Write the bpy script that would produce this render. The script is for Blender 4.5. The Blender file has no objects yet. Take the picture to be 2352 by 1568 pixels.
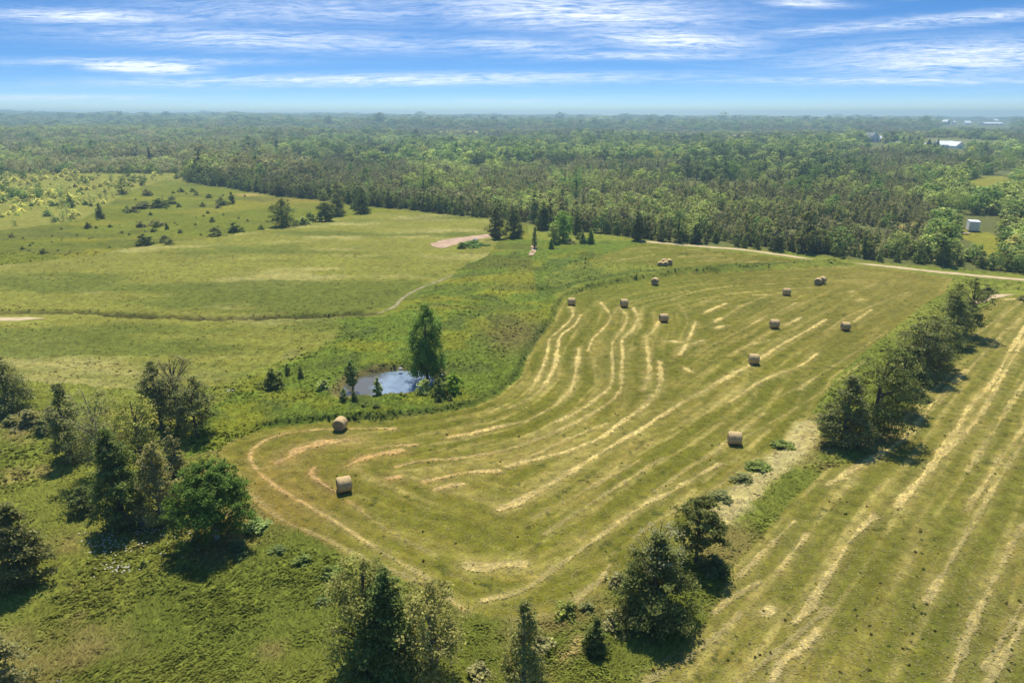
import bpy, math, random
import numpy as np
from mathutils import Vector

S = bpy.context.scene
COL = S.collection
R = math.radians

# ------------------------------------------------------------------ camera
CAM_H = 34.0
F = 1568.0                                   # focal length in units of a 2352 wide frame
PITCH = math.atan(519 / F)
cam = bpy.data.cameras.new("camera")
cam.sensor_width = 36.0
cam.lens = 24.0
cam.clip_start = 0.5
cam.clip_end = 40000
camo = bpy.data.objects.new("camera", cam)
COL.objects.link(camo)
camo.location = (0, 0, CAM_H)
camo.rotation_euler = (math.pi / 2 - PITCH, 0, 0)
S.camera = camo

# ------------------------------------------------------------------ light
SUN_EL, SUN_AZ = R(65), R(-6)                # the sun stands ahead, a little to the left
S.view_settings.view_transform = 'Standard'
S.view_settings.look = 'None'
S.view_settings.gamma = 1
S.view_settings.exposure = 0.47
S.cycles.max_bounces = 6
S.cycles.diffuse_bounces = 3
S.cycles.glossy_bounces = 2
S.cycles.transmission_bounces = 4
S.cycles.volume_bounces = 0
S.cycles.use_denoising = True

sd = bpy.data.lights.new("sun", 'SUN')
sd.energy = 4.4
sd.angle = R(0.6)
sd.color = (1.0, 0.93, 0.78)
so = bpy.data.objects.new("sun", sd)
COL.objects.link(so)
to_sun = Vector((math.sin(SUN_AZ) * math.cos(SUN_EL), math.cos(SUN_AZ) * math.cos(SUN_EL), math.sin(SUN_EL)))
so.rotation_euler = to_sun.to_track_quat('Z', 'Y').to_euler()
so.location = (0, 0, 200)


class NT:
    """small helper for node trees"""
    def __init__(s, tree):
        s.t = tree
        tree.nodes.clear()

    def n(s, typ, **kw):
        nd = s.t.nodes.new(typ)
        for k, v in kw.items():
            setattr(nd, k, v)
        return nd

    def l(s, a, b):
        s.t.links.new(a, b)

    def put(s, sock, v):
        if hasattr(v, 'is_linked'):
            s.l(v, sock)
        elif isinstance(v, (tuple, list)) and len(v) == 3 and sock.type == 'RGBA':
            sock.default_value = (*v, 1)
        else:
            sock.default_value = v

    def math(s, op, a, b=0.0, c=None, clamp=False):
        nd = s.n('ShaderNodeMath', operation=op, use_clamp=clamp)
        s.put(nd.inputs[0], a)
        s.put(nd.inputs[1], b)
        if c is not None:
            s.put(nd.inputs[2], c)
        return nd.outputs[0]

    def mix(s, f, a, b, mode='MIX'):
        nd = s.n('ShaderNodeMix', data_type='RGBA', blend_type=mode)
        s.put(nd.inputs[0], f)
        s.put(nd.inputs[6], a)
        s.put(nd.inputs[7], b)
        return nd.outputs[2]

    def noise(s, vec, scale, detail=4, rough=0.55, dist=0.0):
        nd = s.n('ShaderNodeTexNoise')
        if vec is not None:
            s.l(vec, nd.inputs['Vector'])
        nd.inputs['Scale'].default_value = scale
        nd.inputs['Detail'].default_value = detail
        nd.inputs['Roughness'].default_value = rough
        nd.inputs['Distortion'].default_value = dist
        return nd.outputs['Fac']

    def ramp(s, fac, lo, hi, a=0.0, b=1.0, smooth=True):
        nd = s.n('ShaderNodeMapRange', interpolation_type='SMOOTHSTEP' if smooth else 'LINEAR')
        s.put(nd.inputs[0], fac)
        for i, v in zip((1, 2, 3, 4), (lo, hi, a, b)):
            nd.inputs[i].default_value = v
        return nd.outputs[0]

    def comb(s, x, y, z=0.0):
        nd = s.n('ShaderNodeCombineXYZ')
        for i, v in enumerate((x, y, z)):
            s.put(nd.inputs[i], v)
        return nd.outputs[0]


# ------------------------------------------------------------------ sky
W = bpy.data.worlds.new("World")
S.world = W
W.use_nodes = True
t = NT(W.node_tree)
tc = t.n('ShaderNodeTexCoord')
sep = t.n('ShaderNodeSeparateXYZ')
t.l(tc.outputs['Generated'], sep.inputs[0])
sx, sy, sz = sep.outputs
zz = t.math('MULTIPLY', sz, 5.6)
skyv = t.comb(sx, sy, zz)
nrm = t.n('ShaderNodeVectorMath', operation='NORMALIZE')
t.l(skyv, nrm.inputs[0])
sky = t.n('ShaderNodeTexSky', sky_type='NISHITA', sun_disc=False)
sky.sun_elevation = SUN_EL
sky.sun_rotation = SUN_AZ
sky.altitude = 300
sky.air_density = 1.0
sky.dust_density = 0.3
sky.ozone_density = 1.6
t.l(nrm.outputs[0], sky.inputs[0])
hs = t.n('ShaderNodeHueSaturation')
hs.inputs['Saturation'].default_value = 1.38
hs.inputs['Value'].default_value = 1.0
t.l(sky.outputs[0], hs.inputs['Color'])
yy = t.math('MAXIMUM', sy, 0.08)
u = t.math('DIVIDE', sx, yy)
v = t.math('DIVIDE', sz, yy)


def sky_uv(px, py):
    dx, up = px - 1176, 784 - py
    dy = F * math.cos(PITCH) + up * math.sin(PITCH)
    dz = -F * math.sin(PITCH) + up * math.cos(PITCH)
    return dx / dy, dz / dy


# centre x, y, half width, half height, tilt, strength: streaks of high cloud
CLOUDS = [(200, 38, 230, 14, 0.02, 1.0), (330, 154, 105, 11, 0.03, 2.3), (1330, 30, 300, 34, 0.03, 1.0),
          (1540, 92, 190, 22, 0.05, 1.05), (1180, 105, 170, 14, 0.02, .75), (900, 184, 620, 12, -0.01, 1.0),
          (2230, 132, 330, 36, -0.03, 1.0), (2080, 186, 420, 9, 0.0, .85), (2160, 48, 420, 12, -0.07, .75),
          (110, 226, 250, 7, 0.0, .8), (600, 92, 430, 22, 0.03, .72), (1850, 8, 90, 8, 0.03, 1.0),
          (1180, 232, 160, 6, 0, .5), (300, 142, 330, 9, 0.0, .62), (1480, 128, 260, 9, 0, .8), (700, 25, 420, 30, 0, .5)]
acc = None
for (cx, cy, hw, hh, tilt, st) in CLOUDS:
    u0, v0 = sky_uv(cx, cy)
    du = t.math('SUBTRACT', u, u0)
    dv = t.math('SUBTRACT', v, v0)
    dv = t.math('ADD', dv, t.math('MULTIPLY', du, tilt))
    a = t.math('MULTIPLY', du, 1700 / hw)
    b = t.math('MULTIPLY', dv, 1700 / hh)
    e = t.math('ADD', t.math('MULTIPLY', a, a), t.math('MULTIPLY', b, b))
    g = t.math('MULTIPLY', t.math('POWER', 2.718, t.math('MULTIPLY', e, -0.8)), st)
    acc = g if acc is None else t.math('MAXIMUM', acc, g)
vs = t.math('ADD', v, t.math('MULTIPLY', t.noise(t.comb(u, v), 3.0, 2), 0.02))
wv1 = t.noise(t.comb(t.math('MULTIPLY', u, 3.0), t.math('MULTIPLY', v, 14.0), 5.0), 1.4, 3, .5)
vw = t.math('ADD', v, t.math('MULTIPLY', t.math('SUBTRACT', wv1, .5), .03))
vw = t.math('ADD', vw, t.math('MULTIPLY', u, -0.012))
streak = t.noise(t.comb(t.math('MULTIPLY', u, 8.0), t.math('MULTIPLY', vw, 150.0)), 1.5, 10, 0.70, 0.9)
puff = t.noise(t.comb(t.math('MULTIPLY', u, 30.0), t.math('MULTIPLY', vw, 190.0), 3.0), 1.3, 8, 0.68, 0.3)
fine = t.noise(t.comb(t.math('MULTIPLY', u, 18.0), t.math('MULTIPLY', vw, 520.0), 7.0), 1.3, 6, 0.7, 0.6)
nz = t.math('ADD', t.math('ADD', t.math('MULTIPLY', streak, 0.5), t.math('MULTIPLY', puff, 0.28)), t.math('MULTIPLY', fine, 0.22))
dens = t.math('MULTIPLY', t.math('POWER', t.math('MINIMUM', acc, 2.0), 1.15), t.ramp(nz, .40, .58, 0.0, 1.1, False))
dens = t.math('MINIMUM', dens, .93)
thin = t.ramp(t.noise(t.comb(t.math('MULTIPLY', u, 1.8), t.math('MULTIPLY', vw, 90.0), 9), 1.5, 8, 0.64, 0.3), 0.50, 0.85, 0, 0.28)
dens = t.math('MAXIMUM', dens, thin)
colr = t.mix(dens, hs.outputs[0], (7.0, 7.4, 8.0))
bg = t.n('ShaderNodeBackground')
bg.inputs['Strength'].default_value = 0.118
t.l(colr, bg.inputs['Color'])
wo = t.n('ShaderNodeOutputWorld')
t.l(bg.outputs[0], wo.inputs['Surface'])


# ------------------------------------------------------------------ helpers
def G(px, py, z=0.0):
    """the ground point seen at a spot of the photograph (2352 wide frame)"""
    px = np.asarray(px, float)
    py = np.asarray(py, float)
    up = 784 - py
    dy = F * math.cos(PITCH) + up * math.sin(PITCH)
    dz = -F * math.sin(PITCH) + up * math.cos(PITCH)
    k = (z - CAM_H) / np.minimum(dz, -1e-3)
    return (px - 1176) * k, dy * k


def GP(pts):
    a = np.array(pts, float)
    x, y = G(a[:, 0], a[:, 1])
    return np.stack([x, y], 1)


def to_px(x, y, z=0.0):
    c, s = math.cos(PITCH), math.sin(PITCH)
    zr = z - CAM_H
    d = y * c - zr * s
    upv = y * s + zr * c
    return 1176 + F * x / d, 784 - F * upv / d, d


RT = np.random.RandomState(7).rand(256, 256)


def vnoise(x, y, sc=1.0, seed=0):
    x = x / sc + seed * 17.3 + 1000
    y = y / sc + seed * 9.7 + 1000
    xi, yi = np.floor(x).astype(int), np.floor(y).astype(int)
    fx, fy = x - xi, y - yi
    fx = fx * fx * (3 - 2 * fx)
    fy = fy * fy * (3 - 2 * fy)
    a = RT[xi & 255, yi & 255]; b = RT[(xi + 1) & 255, yi & 255]
    c = RT[xi & 255, (yi + 1) & 255]; d = RT[(xi + 1) & 255, (yi + 1) & 255]
    return (a * (1 - fx) + b * fx) * (1 - fy) + (c * (1 - fx) + d * fx) * fy


def fbm(x, y, sc=1.0, seed=0, o=4):
    v_, a_, s_ = 0, 0.5, 0
    for i in range(o):
        v_ = v_ + a_ * vnoise(x, y, sc / 2 ** i, seed + i)
        s_ += a_
        a_ *= 0.5
    return v_ / s_


def inside(x, y, poly):
    c = np.zeros(x.shape, bool)
    n = len(poly)
    for i in range(n):
        x1, y1 = poly[i]
        x2, y2 = poly[(i + 1) % n]
        if y1 == y2:
            continue
        k = ((y1 > y) != (y2 > y)) & (x < (x2 - x1) * (y - y1) / (y2 - y1) + x1)
        c ^= k
    return c


def seg_dist(x, y, line, closed=False):
    """distance to a polyline"""
    d2 = np.full(x.shape, 1e12)
    n = len(line)
    for i in range(n if closed else n - 1):
        ax, ay = line[i]
        bx, by = line[(i + 1) % n]
        vx, vy = bx - ax, by - ay
        tt = np.clip(((x - ax) * vx + (y - ay) * vy) / (vx * vx + vy * vy + 1e-9), 0, 1)
        d2 = np.minimum(d2, (x - ax - tt * vx) ** 2 + (y - ay - tt * vy) ** 2)
    return np.sqrt(d2)


def sstep(x, a, b):
    t_ = np.clip((x - a) / (b - a), 0, 1)
    return t_ * t_ * (3 - 2 * t_)


def smooth_line(pts, n=4):
    """Catmull-Rom through the points"""
    p = np.array(pts, float)
    if len(p) < 3:
        return p
    q = np.vstack([2 * p[0] - p[1], p, 2 * p[-1] - p[-2]])
    out = []
    for i in range(1, len(q) - 2):
        for j in range(n):
            s_ = j / n
            a, b, c, d = q[i - 1], q[i], q[i + 1], q[i + 2]
            out.append(0.5 * ((2 * b) + (c - a) * s_ + (2 * a - 5 * b + 4 * c - d) * s_ ** 2 + (3 * b - a - 3 * c + d) * s_ ** 3))
    out.append(p[-1])
    return np.array(out)


def mesh_np(name, V, faces, mats, midx=None, attrs=None, smooth=False):
    """faces: list of (n, k) index arrays"""
    me = bpy.data.meshes.new(name)
    V = np.ascontiguousarray(V, np.float32)
    me.vertices.add(len(V))
    me.vertices.foreach_set('co', V.ravel())
    li = np.concatenate([f.ravel() for f in faces]).astype(np.int32)
    tot = np.concatenate([np.full(len(f), f.shape[1]) for f in faces])
    st = np.concatenate([[0], np.cumsum(tot)[:-1]]).astype(np.int32)
    me.loops.add(len(li))
    me.loops.foreach_set('vertex_index', li)
    me.polygons.add(len(tot))
    me.polygons.foreach_set('loop_start', st)
    if midx is not None:
        me.polygons.foreach_set('material_index', np.asarray(midx, np.int32))
    for m in (mats if isinstance(mats, (list, tuple)) else [mats]):
        me.materials.append(m)
    for k, a in (attrs or {}).items():
        a = np.asarray(a, np.float32)
        if a.ndim == 1:
            at = me.attributes.new(k, 'FLOAT', 'POINT')
            at.data.foreach_set('value', a)
        else:
            at = me.attributes.new(k, 'FLOAT_COLOR', 'POINT')
            if a.shape[1] == 3:
                a = np.hstack([a, np.ones((len(a), 1), np.float32)])
            at.data.foreach_set('color', np.ascontiguousarray(a).ravel())
    me.update(calc_edges=True)
    me.polygons.foreach_set('use_smooth', np.full(len(tot), bool(smooth)))
    return me


def tag(o, label=None, cat=None, group=None, kind=None):
    if label: o['label'] = label
    if cat: o['category'] = cat
    if group: o['group'] = group
    if kind: o['kind'] = kind
    return o


def link(name, me, parent=None, loc=(0, 0, 0), rz=0.0, sc=None):
    o = bpy.data.objects.new(name, me)
    COL.objects.link(o)
    o.location = loc
    o.rotation_euler = (0, 0, rz)
    if sc is not None:
        o.scale = sc
    if parent:
        o.parent = parent
    return o


def empty(name, loc, rz=0.0):
    return link(name, None, None, loc, rz)


# ------------------------------------------------------------------ materials
def mat(name):
    m = bpy.data.materials.new(name)
    m.use_nodes = True
    return m, NT(m.node_tree)


def leaf_mat():
    m, t = mat("leaves")
    at = t.n('ShaderNodeAttribute', attribute_type='INSTANCER', attribute_name='tint')
    sh = t.n('ShaderNodeAttribute', attribute_type='GEOMETRY', attribute_name='shade')
    geo = t.n('ShaderNodeNewGeometry')
    f = t.math('MULTIPLY', sh.outputs['Fac'], t.ramp(geo.outputs['Random Per Island'], 0, 1, 1.55, 3.3, False))
    c = t.mix(1.0, at.outputs['Color'], t.comb(t.math('MULTIPLY', f, 1.06), f, t.math('MULTIPLY', f, .72)), 'MULTIPLY')
    warm = t.mix(t.ramp(sh.outputs['Fac'], 1.0, 1.6, 0, 0.40), c, t.mix(1.0, c, (1.15, 1.1, 0.7), 'MULTIPLY'))
    d = t.n('ShaderNodeBsdfDiffuse')
    tr = t.n('ShaderNodeBsdfTranslucent')
    t.l(warm, d.inputs['Color'])
    t.l(t.mix(1.0, warm, (1.15, 1.2, 0.6), 'MULTIPLY'), tr.inputs['Color'])
    mx = t.n('ShaderNodeMixShader')
    mx.inputs[0].default_value = 0.36
    t.l(d.outputs[0], mx.inputs[1])
    t.l(tr.outputs[0], mx.inputs[2])
    o = t.n('ShaderNodeOutputMaterial')
    t.l(mx.outputs[0], o.inputs[0])
    return m


def grass_mat():
    m, t = mat("grass_blades")
    at = t.n('ShaderNodeAttribute', attribute_type='GEOMETRY', attribute_name='tone')
    d = t.n('ShaderNodeBsdfDiffuse')
    tr = t.n('ShaderNodeBsdfTranslucent')
    t.l(at.outputs['Color'], d.inputs['Color'])
    t.l(at.outputs['Color'], tr.inputs['Color'])
    mx = t.n('ShaderNodeMixShader')
    mx.inputs[0].default_value = 0.3
    t.l(d.outputs[0], mx.inputs[1])
    t.l(tr.outputs[0], mx.inputs[2])
    o = t.n('ShaderNodeOutputMaterial')
    t.l(mx.outputs[0], o.inputs[0])
    return m


def noisy(name, a, b, scale=3.0, rough=0.9, spec=0.15, bump=0.0, bscale=None, stretch=None, lo=.35, hi=.65, metallic=0.0):
    m, t = mat(name)
    tc = t.n('ShaderNodeTexCoord')
    vec = tc.outputs['Object']
    if stretch:
        mp = t.n('ShaderNodeMapping')
        mp.inputs['Scale'].default_value = stretch
        t.l(vec, mp.inputs[0])
        vec = mp.outputs[0]
    n = t.noise(vec, scale, 5, .6)
    c = t.mix(t.ramp(n, lo, hi), a, b)
    p = t.n('ShaderNodeBsdfPrincipled')
    t.l(c, p.inputs['Base Color'])
    p.inputs['Roughness'].default_value = rough
    p.inputs['Specular IOR Level'].default_value = spec
    p.inputs['Metallic'].default_value = metallic
    if bump:
        bn = t.n('ShaderNodeBump')
        bn.inputs['Strength'].default_value = 1.0
        bn.inputs['Distance'].default_value = bump
        t.l(t.noise(vec, bscale or scale * 3, 5, .65), bn.inputs['Height'])
        t.l(bn.outputs[0], p.inputs['Normal'])
    o = t.n('ShaderNodeOutputMaterial')
    t.l(p.outputs[0], o.inputs[0])
    return m


M_LEAF = leaf_mat()
M_GRASS = grass_mat()
M_BARK = noisy("bark", (.09, .075, .055), (.17, .145, .115), 4.0, bump=.02, stretch=(1, 1, .2))
M_PALEBARK = noisy("grey_bark", (.20, .185, .155), (.34, .32, .28), 4.0, bump=.02, stretch=(1, 1, .2))
M_SOIL = noisy("sandy_soil", (.36, .235, .15), (.50, .35, .24), 0.35, bump=.04, bscale=2.0, lo=.3, hi=.7)
M_TRACK = noisy("dirt", (.42, .32, .17), (.55, .43, .25), 0.5, bump=.03, bscale=2.0, lo=.3, hi=.7)
M_PATH = noisy("dry_path", (.17, .16, .06), (.34, .28, .16), 0.6, bump=.03, bscale=2.0, lo=.4, hi=.6)
M_ROCK = noisy("rock", (.26, .27, .27), (.42, .42, .40), 2.5, bump=.06)
M_WHITE = noisy("white_paint", (.80, .82, .83), (.90, .90, .89), 1.2, rough=.5, spec=.4, lo=.2, hi=.8)
M_GREYP = noisy("grey_metal", (.56, .62, .62), (.68, .73, .72), 1.5, rough=.5, spec=.4)
M_TYRE = noisy("rubber", (.02, .02, .02), (.045, .045, .045), 3)
M_ROOFD = noisy("grey_roofing", (.17, .18, .19), (.27, .28, .29), .5)
M_ROOFW = noisy("pale_metal_roofing", (.72, .72, .72), (.85, .85, .84), .3, rough=.4, spec=.4)
M_SIDING = noisy("pale_siding", (.50, .53, .56), (.62, .64, .66), .5)
M_TAN = noisy("tan_siding", (.50, .42, .32), (.62, .54, .42), .5)
M_GLASS = noisy("window_glass", (.03, .04, .05), (.08, .10, .12), .5, rough=.1, spec=.6)
M_WOOD = noisy("weathered_boards", (.42, .25, .17), (.62, .45, .34), 2.0)


def ground_mat():
    m, t = mat("ground")
    at = t.n('ShaderNodeAttribute', attribute_type='GEOMETRY', attribute_name='tone')
    gm = t.n('ShaderNodeAttribute', attribute_type='GEOMETRY', attribute_name='rough')
    geo = t.n('ShaderNodeNewGeometry')
    pos = geo.outputs['Position']
    n1 = t.noise(pos, 0.9, 6, .65)
    n2 = t.noise(pos, 5.0, 5, .7)
    n3 = t.noise(pos, 0.08, 4, .55)
    k = t.math('MULTIPLY', t.ramp(n1, .28, .72, .60, 1.38, False), t.ramp(n2, .28, .72, .62, 1.36, False))
    k = t.math('MULTIPLY', k, t.ramp(n3, .3, .7, .93, 1.07, False))
    c = t.mix(1.0, at.outputs['Color'], t.comb(t.math('MULTIPLY', k, 1.04), k, t.math('MULTIPLY', k, .80)), 'MULTIPLY')
    hue = t.mix(t.ramp(t.noise(pos, .35, 4, .6), .4, .7, 0, .5), c, t.mix(1.0, c, (1.12, 1.0, .82), 'MULTIPLY'))
    p = t.n('ShaderNodeBsdfPrincipled')
    t.l(hue, p.inputs['Base Color'])
    p.inputs['Roughness'].default_value = 1.0
    p.inputs['Specular IOR Level'].default_value = 0.05
    bn = t.n('ShaderNodeBump')
    bn.inputs['Strength'].default_value = 1.0
    t.l(t.math('MULTIPLY', gm.outputs['Fac'], .26), bn.inputs['Distance'])
    t.l(t.math('ADD', n1, t.math('MULTIPLY', n2, .35)), bn.inputs['Height'])
    t.l(bn.outputs[0], p.inputs['Normal'])
    o = t.n('ShaderNodeOutputMaterial')
    t.l(p.outputs[0], o.inputs[0])
    return m


M_GROUND = ground_mat()

# ------------------------------------------------------------------ the lie of the land
MAIN = GP([(498, 1042), (522, 1015), (580, 994), (640, 979), (740, 970), (880, 966), (1000, 951), (1090, 935), (1150, 906),
           (1195, 865), (1212, 820), (1243, 772), (1272, 738), (1284, 705), (1300, 684), (1350, 667), (1450, 647),
           (1560, 632), (1700, 624), (1800, 619), (1950, 612), (1990, 611), (2100, 625), (2190, 640), (2165, 675), (2120, 700), (2060, 750),
           (1980, 812), (1915, 870), (1868, 945), (1815, 1005), (1745, 1070), (1655, 1135), (1570, 1205), (1480, 1285),
           (1400, 1345), (1320, 1390), (1220, 1425), (1110, 1420), (1000, 1372), (900, 1322), (800, 1285), (720, 1240),
           (640, 1205), (590, 1168), (560, 1110), (520, 1065)])
WEDGE = GP([(1335, 602), (1380, 588), (1450, 567), (1480, 558), (1600, 570), (1750, 586), (1870, 602), (1905, 606),
            (1750, 612), (1640, 616), (1560, 617), (1440, 609)])
EAST = GP([(2460, 690), (2352, 676), (2290, 684), (2240, 720), (2215, 775), (2175, 815), (2120, 890), (2085, 925),
           (2060, 1000), (2010, 1040), (1900, 1075), (1815, 1150), (1745, 1230), (1690, 1290), (1650, 1370), (1610, 1440),
           (1530, 1500), (1440, 1585), (1330, 1700), (3600, 1700), (3900, 690)])
LUSH = GP([(1190, 545), (1300, 560), (1440, 553), (1480, 557), (1335, 602), (1240, 640), (1290, 690), (1272, 738), (1200, 865), (1150, 906),
           (1000, 951), (740, 970), (580, 994), (500, 1035), (420, 1060), (430, 1000), (500, 930), (560, 880), (640, 850), (740, 810), (790, 770),
           (760, 738), (880, 728), (930, 700), (960, 670), (1040, 632), (1120, 590), (1150, 565)])
EAST = np.vstack([EAST[:-3], [[9, 22], [6, -60], [260, -60]], EAST[-1:]])
MEADOW = GP([(-700, 690), (0, 612), (200, 590), (360, 562), (500, 548), (640, 524), (700, 512), (870, 490), (980, 488), (1115, 502),
             (1160, 540), (1120, 590), (1040, 630), (920, 690), (870, 720), (780, 745), (770, 780), (700, 815), (600, 850), (520, 890),
             (380, 905), (200, 890), (0, 880), (-700, 880)])
POND = GP([(783, 899), (796, 878), (822, 862), (860, 852), (920, 847), (965, 848), (990, 858), (1000, 872), (978, 886), (945, 897),
           (890, 901), (830, 905), (795, 908)])
SAND = GP([(985, 560), (1010, 552), (1060, 545), (1100, 540), (1134, 537), (1130, 545), (1082, 552), (1052, 560), (1020, 570), (1000, 569)])
TRACK = smooth_line(GP([(1462, 553), (1540, 560), (1620, 567), (1700, 573), (1790, 585), (1868, 596)]))
TRACK2 = smooth_line(GP([(1960, 604), (2040, 612), (2120, 621), (2200, 629), (2352, 643), (2600, 664)]))
FOOT = smooth_line(GP([(862, 723), (905, 705), (925, 685), (960, 664), (1010, 645), (1045, 630)]))
LANE = smooth_line(GP([(2236, 700), (2262, 686), (2290, 679), (2330, 676)]))
WEST = smooth_line(GP([(-160, 735), (-60, 733), (40, 732), (104, 731)]))
DRY = smooth_line(GP([(1862, 980), (1842, 1005), (1812, 1045), (1766, 1085), (1730, 1116), (1698, 1150), (1655, 1188)]))
BANK = smooth_line(GP([(-200, 716), (0, 720), (150, 718), (300, 727), (450, 734), (600, 734), (760, 727), (870, 720)]))
STRIP = smooth_line(GP([(1235, 668), (1290, 668), (1350, 655), (1450, 638), (1560, 626), (1700, 617), (1800, 613), (1900, 604), (1950, 606)]))
REED = GP([(1225, 655), (1250, 610), (1300, 590), (1345, 600), (1400, 625), (1480, 622), (1560, 622), (1450, 640), (1350, 660), (1270, 685), (1235, 675)])


def A(pts, ox, oy):
    return [(ox + x_ / 3, oy + y_ / 3) for x_, y_ in pts]


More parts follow.
